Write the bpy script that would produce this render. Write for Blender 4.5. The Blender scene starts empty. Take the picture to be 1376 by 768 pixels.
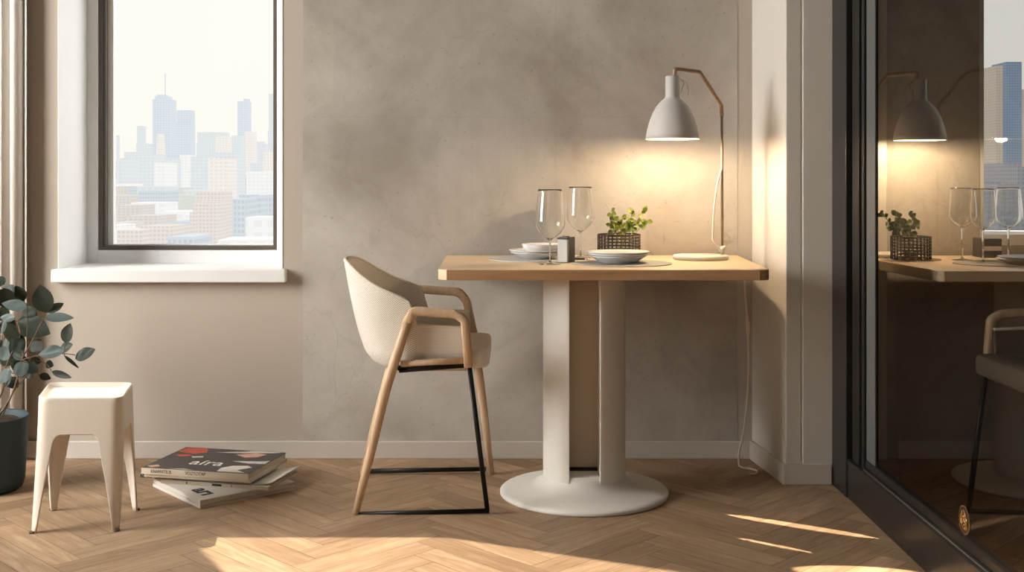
import bpy, math, random
from mathutils import Vector, Matrix
random.seed(7)
PI = math.pi
COL = bpy.context.scene.collection
F, CX, HY, CH = 1550.0, 688.0, 240.0, 1.05      # focal length (px), principal column, horizon row, camera height

def P(px, py, d):                                # a pixel of the photograph at depth d -> world point
    return Vector(((px - CX) / F * d, d, CH - (py - HY) / F * d))
def XD(px, d): return (px - CX) / F * d
def ZD(py, d): return CH - (py - HY) / F * d

def s2l(c):
    c /= 255.0
    return c / 12.92 if c <= 0.04045 else ((c + 0.055) / 1.055) ** 2.4
def rgb(r, g, b): return (s2l(r), s2l(g), s2l(b), 1.0)

# ------------------------------------------------------------------ materials
def new_mat(name):
    m = bpy.data.materials.new(name); m.use_nodes = True
    nt = m.node_tree; b = nt.nodes['Principled BSDF']
    return m, nt, b
def N(nt, t, **kw):
    n = nt.nodes.new(t)
    for k, v in kw.items(): setattr(n, k, v)
    return n
def L(nt, a, b): nt.links.new(a, b)
def ramp(nt, stops):
    n = N(nt, 'ShaderNodeValToRGB'); e = n.color_ramp.elements
    while len(e) < len(stops): e.new(0.5)
    for k, (p, c) in enumerate(stops): e[k].position = p; e[k].color = c
    return n
def mixc(nt, fac, a, b, mode='MIX'):
    n = N(nt, 'ShaderNodeMix', data_type='RGBA', blend_type=mode)
    for sock, v in ((0, fac), (6, a), (7, b)):
        if hasattr(v, 'node'): L(nt, v, n.inputs[sock])
        else: n.inputs[sock].default_value = v
    return n.outputs[2]
def mth(nt, op, a, b=None, c=None):
    n = N(nt, 'ShaderNodeMath', operation=op)
    for k, v in enumerate((a, b, c)):
        if v is None: continue
        if hasattr(v, 'node'): L(nt, v, n.inputs[k])
        else: n.inputs[k].default_value = v
    return n.outputs[0]
def noise(nt, vec, scale, detail=4, rough=0.55, dist=0.0):
    n = N(nt, 'ShaderNodeTexNoise'); n.inputs['Scale'].default_value = scale
    n.inputs['Detail'].default_value = detail; n.inputs['Roughness'].default_value = rough
    n.inputs['Distortion'].default_value = dist
    if vec is not None: L(nt, vec, n.inputs['Vector'])
    return n.outputs['Fac']
def mapping(nt, out, scale=(1, 1, 1), loc=(0, 0, 0), rot=(0, 0, 0)):
    n = N(nt, 'ShaderNodeMapping'); n.inputs['Scale'].default_value = scale
    n.inputs['Location'].default_value = loc; n.inputs['Rotation'].default_value = rot
    L(nt, out, n.inputs['Vector']); return n.outputs[0]
def bump(nt, b, h, strength=0.2, dist=0.002):
    n = N(nt, 'ShaderNodeBump'); n.inputs['Strength'].default_value = strength
    n.inputs['Distance'].default_value = dist
    L(nt, h, n.inputs['Height']); L(nt, n.outputs[0], b.inputs['Normal'])
def coord(nt, kind='Object'): return N(nt, 'ShaderNodeTexCoord').outputs[kind]

def plain(name, col, rough=0.5, metal=0.0, var=0.06, scale=12.0, bmp=0.0, spec=0.5):
    m, nt, b = new_mat(name)
    f = noise(nt, coord(nt), scale, 5)
    c2 = tuple(x * (1 - var) for x in col[:3]) + (1,); c1 = tuple(min(1, x * (1 + var)) for x in col[:3]) + (1,)
    L(nt, mixc(nt, f, c1, c2), b.inputs['Base Color'])
    b.inputs['Roughness'].default_value = rough; b.inputs['Metallic'].default_value = metal
    b.inputs['Specular IOR Level'].default_value = spec
    if bmp: bump(nt, b, noise(nt, coord(nt), scale * 12, 4), bmp, 0.001)
    return m

def wood(name, light, dark, axis=0, rough=0.45, scale=1.0):
    m, nt, b = new_mat(name)
    sc = [26 * scale] * 3; sc[axis] = 2.2 * scale
    v = mapping(nt, coord(nt), sc)
    f1 = noise(nt, v, 1.6, 6, 0.6, 0.6)
    sc2 = [160 * scale] * 3; sc2[axis] = 6 * scale
    f2 = noise(nt, mapping(nt, coord(nt), sc2), 1.0, 3, 0.6)
    f = mth(nt, 'ADD', mth(nt, 'MULTIPLY', f1, 0.7), mth(nt, 'MULTIPLY', f2, 0.3))
    r = ramp(nt, [(0.3, dark), (0.5, tuple((a + c) / 2 for a, c in zip(light, dark))), (0.68, light)])
    L(nt, f, r.inputs[0]); L(nt, r.outputs[0], b.inputs['Base Color'])
    b.inputs['Roughness'].default_value = rough
    bump(nt, b, f, 0.08, 0.001)
    return m

def concrete_mat():
    m, nt, b = new_mat('concrete')
    co = coord(nt)
    big = noise(nt, co, 1.5, 5, 0.6, 0.7)
    mid = noise(nt, mapping(nt, co, (1, 1, 1), (4.3, 0, 1.2)), 5.5, 7, 0.68, 1.0)
    fine = noise(nt, co, 38, 6, 0.7)
    speck = noise(nt, co, 150, 3, 0.6)
    r = ramp(nt, [(0.34, rgb(172, 164, 154)), (0.48, rgb(190, 183, 174)), (0.64, rgb(206, 200, 192))])
    L(nt, big, r.inputs[0])
    r2 = ramp(nt, [(0.3, rgb(206, 198, 188)), (0.5, rgb(228, 224, 218)), (0.7, rgb(240, 237, 231))]); L(nt, mid, r2.inputs[0])
    c = mixc(nt, 0.75, r.outputs[0], mixc(nt, 1.0, r.outputs[0], mixc(nt, 0.0, r2.outputs[0], r2.outputs[0]), 'MULTIPLY'))
    c = mixc(nt, 0.45, c, r.outputs[0])
    # trowel patches: hard-edged plates of slightly different tone
    vor = N(nt, 'ShaderNodeTexVoronoi', feature='F1'); vor.inputs['Scale'].default_value = 1.5
    warp = mixc(nt, 0.28, co, N(nt, 'ShaderNodeTexNoise').outputs['Color'])
    L(nt, warp, vor.inputs['Vector'])
    vr = ramp(nt, [(0.0, (0.94, 0.94, 0.94, 1)), (1.0, (1.05, 1.05, 1.04, 1))])
    sx = N(nt, 'ShaderNodeSeparateColor'); L(nt, vor.outputs['Color'], sx.inputs[0]); L(nt, sx.outputs[0], vr.inputs[0])
    c = mixc(nt, 0.65, c, mixc(nt, 1.0, c, vr.outputs[0], 'MULTIPLY'))
    # fine cracks
    def crack(scale, w, loc):
        v2 = N(nt, 'ShaderNodeTexVoronoi', feature='DISTANCE_TO_EDGE'); v2.inputs['Scale'].default_value = scale
        n2 = N(nt, 'ShaderNodeTexNoise'); n2.inputs['Scale'].default_value = 5; n2.inputs['Detail'].default_value = 7
        L(nt, mixc(nt, 0.45, mapping(nt, co, (1, 1, 1.25), loc), n2.outputs['Color']), v2.inputs['Vector'])
        k = mth(nt, 'LESS_THAN', v2.outputs['Distance'], w)
        g = mth(nt, 'GREATER_THAN', noise(nt, mapping(nt, co, (1, 1, 1), loc), 3.4, 3), 0.53)
        return mth(nt, 'MULTIPLY', k, g)
    k = mth(nt, 'MAXIMUM', crack(2.2, 0.006, (0, 0, 0)), crack(5.0, 0.007, (3, 1, 2)))
    c = mixc(nt, mth(nt, 'MULTIPLY', k, 0.09), c, rgb(112, 100, 88))
    # pits and brown flecks near the table
    pit = mth(nt, 'GREATER_THAN', noise(nt, co, 75, 2, 0.5), 0.725)
    c = mixc(nt, mth(nt, 'MULTIPLY', pit, 0.35), c, rgb(120, 106, 90))
    sp = N(nt, 'ShaderNodeSeparateXYZ'); L(nt, co, sp.inputs[0])
    low = N(nt, 'ShaderNodeMapRange'); L(nt, sp.outputs[2], low.inputs[0])
    low.inputs[1].default_value = 1.05; low.inputs[2].default_value = 0.78
    rt = N(nt, 'ShaderNodeMapRange'); L(nt, sp.outputs[0], rt.inputs[0]); rt.inputs[1].default_value = 0.2; rt.inputs[2].default_value = 0.5
    st = mth(nt, 'GREATER_THAN', noise(nt, mapping(nt, co, (1, 1, 1), (2, 0, 5)), 13, 8, 0.75, 0.8), 0.6)
    st = mth(nt, 'MULTIPLY', st, mth(nt, 'MULTIPLY', mth(nt, 'MULTIPLY', low.outputs[0], mth(nt, 'GREATER_THAN', sp.outputs[2], 0.74)), rt.outputs[0]))
    c = mixc(nt, mth(nt, 'MULTIPLY', st, 0.3), c, rgb(120, 92, 62))
    # panel joints
    def joint(axis, pos, w):
        return mth(nt, 'LESS_THAN', mth(nt, 'ABSOLUTE', mth(nt, 'SUBTRACT', sp.outputs[axis], pos)), w)
    jz = mth(nt, 'MAXIMUM', mth(nt, 'MAXIMUM', joint(0, XD(634, 4.34), 0.0016), joint(0, XD(747, 4.34), 0.0016)),
             mth(nt, 'MAXIMUM', joint(2, ZD(157, 4.34), 0.0016), joint(2, ZD(-4, 4.34), 0.002)))
    c = mixc(nt, mth(nt, 'MULTIPLY', jz, mth(nt, 'MULTIPLY', mid, 0.2)), c, rgb(120, 110, 98))
    L(nt, c, b.inputs['Base Color']); b.inputs['Roughness'].default_value = 0.85
    b.inputs['Specular IOR Level'].default_value = 0.25
    h = mth(nt, 'ADD', mth(nt, 'MULTIPLY', fine, 0.5), mth(nt, 'ADD', mth(nt, 'MULTIPLY', mid, 1.2), mth(nt, 'MULTIPLY', speck, 0.25)))
    h = mth(nt, 'SUBTRACT', h, mth(nt, 'MULTIPLY', mth(nt, 'MAXIMUM', k, pit), 0.4))
    bump(nt, b, h, 0.28, 0.004)
    return m

def floor_mat():
    m, nt, b = new_mat('oak_herringbone')
    uv = N(nt, 'ShaderNodeUVMap'); uv.uv_map = 'UVMap'
    at = N(nt, 'ShaderNodeAttribute', attribute_name='tone')
    f1 = noise(nt, mapping(nt, uv.outputs[0], (3.5, 34, 1)), 1.0, 6, 0.62, 1.4)
    f2 = noise(nt, mapping(nt, uv.outputs[0], (9, 240, 1)), 1.0, 3, 0.6)
    f = mth(nt, 'ADD', mth(nt, 'MULTIPLY', f1, 0.72), mth(nt, 'MULTIPLY', f2, 0.28))
    r = ramp(nt, [(0.30, rgb(136, 108, 82)), (0.50, rgb(164, 136, 107)), (0.66, rgb(184, 158, 128))])
    L(nt, f, r.inputs[0])
    t = ramp(nt, [(0.0, (0.70, 0.66, 0.62, 1)), (0.5, (0.98, 0.97, 0.96, 1)), (1.0, (1.22, 1.22, 1.22, 1))]); L(nt, at.outputs['Fac'], t.inputs[0])
    c = mixc(nt, 1.0, r.outputs[0], t.outputs[0], 'MULTIPLY')
    kn = N(nt, 'ShaderNodeTexVoronoi', feature='F1'); kn.inputs['Scale'].default_value = 1.0
    L(nt, mapping(nt, uv.outputs[0], (2.0, 5.5, 1)), kn.inputs['Vector'])
    kk = mth(nt, 'LESS_THAN', mth(nt, 'ADD', kn.outputs['Distance'], mth(nt, 'MULTIPLY', f1, 0.04)), 0.065)
    c = mixc(nt, mth(nt, 'MULTIPLY', kk, 0.55), c, rgb(88, 58, 36))
    L(nt, c, b.inputs['Base Color'])
    rr = N(nt, 'ShaderNodeMapRange'); L(nt, f1, rr.inputs[0]); rr.inputs[3].default_value = 0.42; rr.inputs[4].default_value = 0.6
    L(nt, rr.outputs[0], b.inputs['Roughness']); b.inputs['Specular IOR Level'].default_value = 0.35
    bump(nt, b, f, 0.12, 0.001)
    return m

def mesh_fabric(name):          # knitted / perforated shell: dots from the UV map (metres)
    m, nt, b = new_mat(name)
    uv = N(nt, 'ShaderNodeUVMap'); uv.uv_map = 'UVMap'
    sp = N(nt, 'ShaderNodeSeparateXYZ'); L(nt, uv.outputs[0], sp.inputs[0])
    pitch = 0.0062
    row = mth(nt, 'FLOOR', mth(nt, 'DIVIDE', sp.outputs[1], pitch * 0.5))
    off = mth(nt, 'MULTIPLY', mth(nt, 'MODULO', row, 2.0), 0.5)
    u = mth(nt, 'SUBTRACT', mth(nt, 'FRACT', mth(nt, 'ADD', mth(nt, 'DIVIDE', sp.outputs[0], pitch), off)), 0.5)
    v = mth(nt, 'SUBTRACT', mth(nt, 'FRACT', mth(nt, 'DIVIDE', sp.outputs[1], pitch * 0.5)), 0.5)
    d = mth(nt, 'ADD', mth(nt, 'POWER', u, 2.0), mth(nt, 'MULTIPLY', mth(nt, 'POWER', v, 2.0), 0.3))
    mr = N(nt, 'ShaderNodeMapRange'); L(nt, d, mr.inputs[0]); mr.inputs[1].default_value = 0.035; mr.inputs[2].default_value = 0.085
    c = mixc(nt, mr.outputs[0], rgb(172, 158, 138), rgb(240, 234, 224))
    L(nt, c, b.inputs['Base Color']); b.inputs['Roughness'].default_value = 0.75
    bump(nt, b, mr.outputs[0], 0.5, 0.0015)
    return m

def glass_mat(name, tint, refl):
    m, nt, b = new_mat(name)
    out = nt.nodes['Material Output']; nt.nodes.remove(b)
    t = N(nt, 'ShaderNodeBsdfTransparent'); t.inputs[0].default_value = tint
    g = N(nt, 'ShaderNodeBsdfGlossy'); g.inputs['Roughness'].default_value = 0.02
    lw = N(nt, 'ShaderNodeLayerWeight'); lw.inputs[0].default_value = 0.30
    mx = N(nt, 'ShaderNodeMixShader')
    L(nt, mth(nt, 'MULTIPLY', lw.outputs[0], refl), mx.inputs[0])
    L(nt, t.outputs[0], mx.inputs[1]); L(nt, g.outputs[0], mx.inputs[2]); L(nt, mx.outputs[0], out.inputs[0])
    return m

def clear_glass():
    m, nt, b = new_mat('drinking_glass')
    b.inputs['Base Color'].default_value = (0.97, 0.975, 0.97, 1); b.inputs['Roughness'].default_value = 0.0
    b.inputs['IOR'].default_value = 1.47; b.inputs['Transmission Weight'].default_value = 1.0
    return m

def facade(name, wall, win, nx=0.25, nz=0.25, em=0.78):   # distant building, bright haze painted in as glowing colour
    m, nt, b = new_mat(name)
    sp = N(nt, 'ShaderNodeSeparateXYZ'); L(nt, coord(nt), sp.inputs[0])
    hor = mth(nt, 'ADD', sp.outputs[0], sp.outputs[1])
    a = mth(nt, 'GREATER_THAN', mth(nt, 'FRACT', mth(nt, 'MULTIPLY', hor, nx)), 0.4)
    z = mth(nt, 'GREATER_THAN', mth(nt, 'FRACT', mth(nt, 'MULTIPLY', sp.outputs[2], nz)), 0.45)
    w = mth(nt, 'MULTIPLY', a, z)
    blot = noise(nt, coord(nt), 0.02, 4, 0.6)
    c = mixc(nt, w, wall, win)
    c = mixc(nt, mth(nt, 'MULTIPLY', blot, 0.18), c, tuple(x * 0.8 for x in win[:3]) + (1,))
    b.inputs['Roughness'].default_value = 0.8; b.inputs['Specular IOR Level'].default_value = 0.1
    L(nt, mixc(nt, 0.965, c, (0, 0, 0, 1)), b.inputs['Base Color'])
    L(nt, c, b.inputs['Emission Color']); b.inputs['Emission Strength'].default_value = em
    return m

def emissive(name, col, s):
    m, nt, b = new_mat(name)
    b.inputs['Base Color'].default_value = (0, 0, 0, 1)
    b.inputs['Emission Color'].default_value = col; b.inputs['Emission Strength'].default_value = s
    return m

M = {}
M['concrete'] = concrete_mat()
M['floor'] = floor_mat()
M['gap'] = plain('plank_gap', rgb(62, 42, 28), 0.9)
M['beige'] = plain('beige_wall_paint', rgb(184, 173, 159), 0.85, bmp=0.04, var=0.02)
M['greige'] = plain('greige_plaster', rgb(186, 177, 165), 0.85, bmp=0.05, var=0.04)
M['white'] = plain('white_trim_paint', rgb(232, 232, 230), 0.5, var=0.015)
M['pier'] = plain('off_white_pier_paint', rgb(214, 208, 198), 0.6, var=0.015)
M['base'] = plain('baseboard_paint', rgb(206, 197, 187), 0.45, var=0.015)
M['ceil'] = plain('ceiling_paint', rgb(225, 220, 212), 0.9)
M['frame_grey'] = plain('window_gasket', rgb(120, 114, 106), 0.4, 0.5)
M['frame_dark'] = plain('window_sash_dark', rgb(88, 80, 72), 0.4, 0.3)
M['black_alu'] = plain('anthracite_aluminium', rgb(52, 51, 50), 0.32, 0.6)
M['black'] = plain('black_gasket', rgb(18, 17, 17), 0.5)
M['glass_edge'] = plain('grey_glass_edge', rgb(112, 116, 118), 0.35, 0.5)
M['edge_line'] = plain('rail_highlight', rgb(150, 145, 138), 0.3, 0.6)
M['door_glass'] = glass_mat('tinted_door_glass', (0.66, 0.655, 0.645, 1), 0.075)
M['pane'] = glass_mat('window_pane', (0.985, 0.985, 0.98, 1), 0.3)
M['glass'] = clear_glass()
M['oak'] = wood('light_oak', rgb(236, 211, 178), rgb(212, 181, 143), 0)
M['oak_shaded'] = wood('oak_shaded', rgb(196, 158, 118), rgb(162, 122, 84), 0)  # darker oak copy: shade painted on the unlit tabletop sides
M['ash'] = wood('ash_chair_wood', rgb(222, 194, 162), rgb(196, 164, 128), 2, 0.4, 1.5)
M['shell'] = mesh_fabric('cream_mesh_shell')
M['shell_trim'] = plain('cream_shell_trim', rgb(218, 206, 188), 0.6)
M['cushion'] = plain('cream_upholstery', rgb(238, 231, 219), 0.85, scale=60, bmp=0.2)
M['black_steel'] = plain('black_steel', rgb(34, 31, 29), 0.4, 0.5)
M['pedestal'] = plain('white_powder_coat', rgb(232, 227, 218), 0.5, var=0.015)
M['pedestal_in'] = plain('tan_inner_panel', rgb(206, 186, 160), 0.5, var=0.02)
M['stool'] = plain('ivory_plastic', rgb(228, 217, 202), 0.32, var=0.01)
M['rubber'] = plain('brown_foot', rgb(96, 70, 52), 0.6)
M['lamp_grey'] = plain('pale_grey_lacquer', rgb(208, 204, 198), 0.5, var=0.02)
M['lamp_in'] = plain('shade_inside', rgb(240, 230, 210), 0.5)
M['arm_tan'] = plain('tan_arm', rgb(176, 144, 112), 0.4, 0.2)
M['pole_br'] = plain('taupe_pole', rgb(150, 132, 116), 0.4, 0.3)
M['lamp_base'] = plain('warm_white_base', rgb(232, 222, 208), 0.45)
M['cord'] = plain('white_cord', rgb(226, 216, 200), 0.5)
M['bulb'] = emissive('warm_bulb', (1.0, 0.72, 0.42, 1), 6.0)
M['porcelain'] = plain('white_porcelain', rgb(232, 231, 229), 0.25, var=0.01)
M['placemat'] = plain('grey_placemat', rgb(196, 193, 188), 0.8, var=0.06, scale=200)
M['placemat_d'] = plain('darker_grey_placemat', rgb(160, 156, 150), 0.8, var=0.06, scale=200)
M['box_lite'] = plain('grey_metal_face', rgb(150, 145, 138), 0.4, 0.3)
M['box_dark'] = plain('dark_grey_metal', rgb(72, 68, 64), 0.4, 0.4)
M['wire'] = plain('dark_bronze_wire', rgb(58, 46, 36), 0.45, 0.5)
M['herb'] = plain('herb_leaf', rgb(128, 140, 58), 0.5, var=0.35, scale=60)
M['herb_stem'] = plain('herb_stem', rgb(104, 98, 52), 0.6)
M['soil'] = plain('soil', rgb(74, 58, 40), 0.95, var=0.4, scale=120, bmp=0.6)
M['pot'] = plain('dark_teal_pot', rgb(42, 60, 68), 0.55, var=0.08)
M['stem'] = plain('brown_stem', rgb(112, 88, 66), 0.7, var=0.2)
M['leaf_a'] = plain('dark_green_leaf', rgb(46, 54, 42), 0.42, var=0.25, scale=30, spec=0.25)
M['leaf_b'] = plain('grey_green_leaf', rgb(70, 82, 79), 0.45, var=0.2, scale=30, spec=0.25)
M['leaf_c'] = plain('mid_green_leaf', rgb(52, 62, 53), 0.45, var=0.2, scale=30, spec=0.25)
M['paper'] = plain('cream_page_edges', rgb(206, 192, 172), 0.8, var=0.12, scale=90)
M['cover_white'] = plain('white_cover', rgb(228, 222, 212), 0.45, var=0.02)
M['cover_dark'] = plain('charcoal_cover', rgb(62, 58, 56), 0.4, var=0.12)
M['spine_cream'] = plain('cream_spine', rgb(222, 208, 186), 0.5, var=0.03)
M['ink'] = plain('black_ink', rgb(34, 30, 28), 0.6)
M['ink_white'] = plain('white_ink', rgb(232, 226, 214), 0.6)
M['ink_red'] = plain('red_print', rgb(190, 84, 66), 0.5, var=0.3, scale=50)
M['ink_pink'] = plain('pink_print', rgb(206, 160, 134), 0.5, var=0.3, scale=50)
M['ink_light'] = plain('pale_print', rgb(200, 196, 190), 0.5, var=0.25, scale=80)
M['curtain'] = plain('taupe_curtain', rgb(206, 200, 192), 0.9, var=0.05, scale=60, bmp=0.15)
M['gold'] = plain('gold_foil', rgb(226, 180, 112), 0.25, 0.9)
M['gold_dark'] = plain('dark_emblem_ground', rgb(46, 32, 20), 0.5)
M['steel'] = plain('steel', rgb(190, 186, 180), 0.25, 0.9)
M['outlet'] = plain('outlet_plastic', rgb(200, 192, 182), 0.4)
M['dim_wall'] = plain('dim_wall', rgb(92, 82, 72), 0.9)
M['black_slot'] = plain('recess_dark_gap', rgb(40, 34, 28), 0.8)
M['white_card'] = plain('white_card', rgb(230, 228, 224), 0.6)
M['taupe'] = plain('dimmed_upholstery', rgb(98, 84, 70), 0.85)  # twin chair's cream fabric, darkened in colour to look dim
M['coaster'] = plain('slate_coaster', rgb(92, 88, 84), 0.7)

# ------------------------------------------------------------------ mesh builder
class MB:
    def __init__(s): s.v = []; s.f = []; s.mi = []; s.sm = []; s.uv = []
    def add(s, verts, faces, mi=0, smooth=False, uvs=None):
        o = len(s.v); s.v += [tuple(p) for p in verts]
        for k, f in enumerate(faces):
            s.f.append([i + o for i in f]); s.mi.append(mi); s.sm.append(smooth)
            s.uv.append(uvs[k] if uvs else None)
        return s
    def box(s, a, b, mi=0):
        x0, y0, z0 = [min(p, q) for p, q in zip(a, b)]; x1, y1, z1 = [max(p, q) for p, q in zip(a, b)]
        v = [(x0,y0,z0),(x1,y0,z0),(x1,y1,z0),(x0,y1,z0),(x0,y0,z1),(x1,y0,z1),(x1,y1,z1),(x0,y1,z1)]
        return s.add(v, [[3,2,1,0],[4,5,6,7],[0,1,5,4],[1,2,6,5],[2,3,7,6],[3,0,4,7]], mi)
    def prism(s, poly, z0, z1, mi=0, smooth=False):    # poly counter-clockwise in XY
        n = len(poly)
        v = [(x, y, z0) for x, y in poly] + [(x, y, z1) for x, y in poly]
        s.add(v, [list(range(n))[::-1], list(range(n, 2 * n))], mi)
        return s.add(v, [[i, (i + 1) % n, n + (i + 1) % n, n + i] for i in range(n)], mi, smooth)
    def prism_y(s, poly, y0, y1, mi=0):                # polygon in XZ pushed along Y
        n = len(poly)
        v = [(x, y0, z) for x, z in poly] + [(x, y1, z) for x, z in poly]
        return s.add(v, [list(range(n)), list(range(n, 2 * n))[::-1]] + [[(i + 1) % n, i, n + i, n + (i + 1) % n] for i in range(n)], mi)
    def lathe(s, prof, c=(0, 0, 0), seg=40, mi=0, smooth=True, sx=1.0, sy=1.0, closed=False):
        v = []; f = []
        for (r, z) in prof:
            for k in range(seg):
                a = 2 * PI * k / seg; v.append((c[0] + r * sx * math.cos(a), c[1] + r * sy * math.sin(a), c[2] + z))
        n = len(prof)
        for j in range(n if closed else n - 1):
            j2 = (j + 1) % n
            for k in range(seg):
                k2 = (k + 1) % seg
                f.append([j * seg + k, j * seg + k2, j2 * seg + k2, j2 * seg + k])
        s.add(v, f, mi, smooth)
        if not closed:
            o = len(v)
            if prof[0][0] > 1e-6: s.add(v[:seg], [list(range(seg))[::-1]], mi)
            if prof[-1][0] > 1e-6: s.add(v[-seg:], [list(range(seg))], mi)
        return s
    def tube(s, pts, r, seg=12, mi=0, smooth=True, cap=True, flat=None):
        pts = [Vector(p) for p in pts]; n = len(pts)
        rs = r if isinstance(r, (list, tuple)) else [r] * n
        v = []; up = None
        for i, p in enumerate(pts):
            t = (pts[min(i + 1, n - 1)] - pts[max(i - 1, 0)]).normalized()
            if up is None:
                up = Vector((0, 1, 0)) if abs(t.y) < 0.9 else Vector((1, 0, 0))
            side = t.cross(up).normalized(); up = side.cross(t).normalized()
            for k in range(seg):
                a = 2 * PI * k / seg
                ca, sa = math.cos(a), math.sin(a)
                if flat:                                # rounded-rectangle section
                    e = 0.55
                    ca = math.copysign(abs(ca) ** e, ca); sa = math.copysign(abs(sa) ** e, sa)
                    v.append(p + side * ca * rs[i] * flat[0] + up * sa * rs[i] * flat[1])
                else: v.append(p + side * ca * rs[i] + up * sa * rs[i])
        f = [[i * seg + k, i * seg + (k + 1) % seg, (i + 1) * seg + (k + 1) % seg, (i + 1) * seg + k] for i in range(n - 1) for k in range(seg)]
        s.add(v, f, mi, smooth)
        if cap: s.add(v[:seg], [list(range(seg))[::-1]], mi); s.add(v[-seg:], [list(range(seg))], mi)
        return s
    def sphere(s, c, r, seg=16, mi=0, sz=1.0):
        n = seg // 2
        return s.lathe([(max(1e-7, r * math.sin(PI * k / n)), -r * sz * math.cos(PI * k / n)) for k in range(n + 1)], c, seg, mi)
    def build(s, name, mats, parent=None, bevel=0.0, bseg=2, recalc=True, loc=None):
        me = bpy.data.meshes.new(name)
        if loc is None and parent is not None: loc = parent.location
        loc = Vector(loc) if loc is not None else Vector((0, 0, 0))
        me.from_pydata([tuple(Vector(p) - loc) for p in s.v], [], s.f)
        for m in (mats if isinstance(mats, (list, tuple)) else [mats]): me.materials.append(m)
        me.polygons.foreach_set('material_index', s.mi); me.polygons.foreach_set('use_smooth', s.sm)
        if any(u is not None for u in s.uv):
            uvl = me.uv_layers.new(name='UVMap')
            for p, u in zip(me.polygons, s.uv):
                for k, li in enumerate(p.loop_indices): uvl.data[li].uv = u[k] if u else (0, 0)
        me.update()
        if recalc:
            import bmesh
            bm = bmesh.new(); bm.from_mesh(me)
            bmesh.ops.remove_doubles(bm, verts=bm.verts, dist=1e-6)
            bmesh.ops.recalc_face_normals(bm, faces=bm.faces); bm.to_mesh(me); bm.free()
        o = bpy.data.objects.new(name, me); COL.objects.link(o)
        if parent is not None: o.parent = parent           # parents carry only a translation
        else: o.location = loc
        if bevel:
            b = o.modifiers.new('bevel', 'BEVEL'); b.width = bevel; b.segments = bseg; b.limit_method = 'ANGLE'; b.angle_limit = 0.6
            b.harden_normals = False
        return o

def tag(o, label, cat, group=None, kind=None):
    o['label'] = label; o['category'] = cat
    if group: o['group'] = group
    if kind: o['kind'] = kind
    return o
def thing(name, label, cat, loc, group=None):
    o = bpy.data.objects.new(name, None); COL.objects.link(o); o.location = loc; o.empty_display_size = 0.05
    return tag(o, label, cat, group)
def struct(o, label=None):
    o['kind'] = 'structure'
    if label: o['label'] = label
    return o
def smooth_path(pts, n=8):
    pts = [Vector(p) for p in pts]; out = []
    for i in range(len(pts) - 1):
        p0 = pts[max(i - 1, 0)]; p1 = pts[i]; p2 = pts[i + 1]; p3 = pts[min(i + 2, len(pts) - 1)]
        for k in range(n):
            t = k / n
            out.append(0.5 * ((2 * p1) + (p2 - p0) * t + (2 * p0 - 5 * p1 + 4 * p2 - p3) * t * t + (3 * p1 - p0 - 3 * p2 + p3) * t ** 3))
    out.append(pts[-1]); return out
def round_corners(pts, r, n=6):
    pts = [Vector(p) for p in pts]; out = [pts[0]]
    for a, b, c in zip(pts, pts[1:], pts[2:]):
        d1 = (a - b); d2 = (c - b); rr = min(r, d1.length * 0.45, d2.length * 0.45)
        s = b + d1.normalized() * rr; e = b + d2.normalized() * rr
        for k in range(n + 1):
            t = k / n; out.append((1 - t) ** 2 * s + 2 * t * (1 - t) * b + t * t * e)
    out.append(pts[-1]); return out
def rrect(x0, y0, x1, y1, r, n=6):
    out = []
    for cx, cy, a0 in ((x1 - r, y1 - r, 0), (x0 + r, y1 - r, 90), (x0 + r, y0 + r, 180), (x1 - r, y0 + r, 270)):
        for k in range(n + 1):
            a = math.radians(a0 + 90 * k / n); out.append((cx + r * math.cos(a), cy + r * math.sin(a)))
    return out
def text_mesh(body, size, mat, name, parent, loc, ux, uz, shear=0.0, sx=1.0, align='CENTER', extrude=0.0003, bold=0.0):
    cu = bpy.data.curves.new(name, 'FONT'); cu.body = body; cu.size = size; cu.align_x = align; cu.align_y = 'CENTER'
    cu.extrude = extrude; cu.offset = bold; cu.shear = shear; cu.resolution_u = 3
    tmp = bpy.data.objects.new(name + '_tmp', cu); COL.objects.link(tmp)
    dg = bpy.context.evaluated_depsgraph_get()
    me = bpy.data.meshes.new_from_object(tmp.evaluated_get(dg))
    bpy.data.objects.remove(tmp); bpy.data.curves.remove(cu)
    ux = Vector(ux).normalized(); uz = Vector(uz).normalized(); uy = uz.cross(ux)
    mat4 = Matrix((ux * sx, uy, uz)).transposed().to_4x4()
    me.transform(mat4); me.transform(Matrix.Translation(Vector(loc) - parent.location))
    me.materials.clear(); me.materials.append(mat); me.name = name
    o = bpy.data.objects.new(name, me); COL.objects.link(o); o.parent = parent
    return o

# ------------------------------------------------------------------ camera, render view, world
cam = bpy.data.cameras.new('camera'); co_ = bpy.data.objects.new('camera', cam); COL.objects.link(co_)
co_.location = (0, 0, CH); co_.rotation_euler = (PI / 2, 0, 0)
cam.sensor_width = 36; cam.sensor_fit = 'HORIZONTAL'; cam.lens = F / 1376 * 36
cam.shift_x = 0.0; cam.shift_y = -(384 - HY) / 1376.0
cam.clip_start = 0.05; cam.clip_end = 30000
sc = bpy.context.scene; sc.camera = co_
sc.view_settings.view_transform = 'Standard'; sc.view_settings.look = 'None'
sc.view_settings.exposure = 0.0; sc.view_settings.gamma = 1.0

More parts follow.
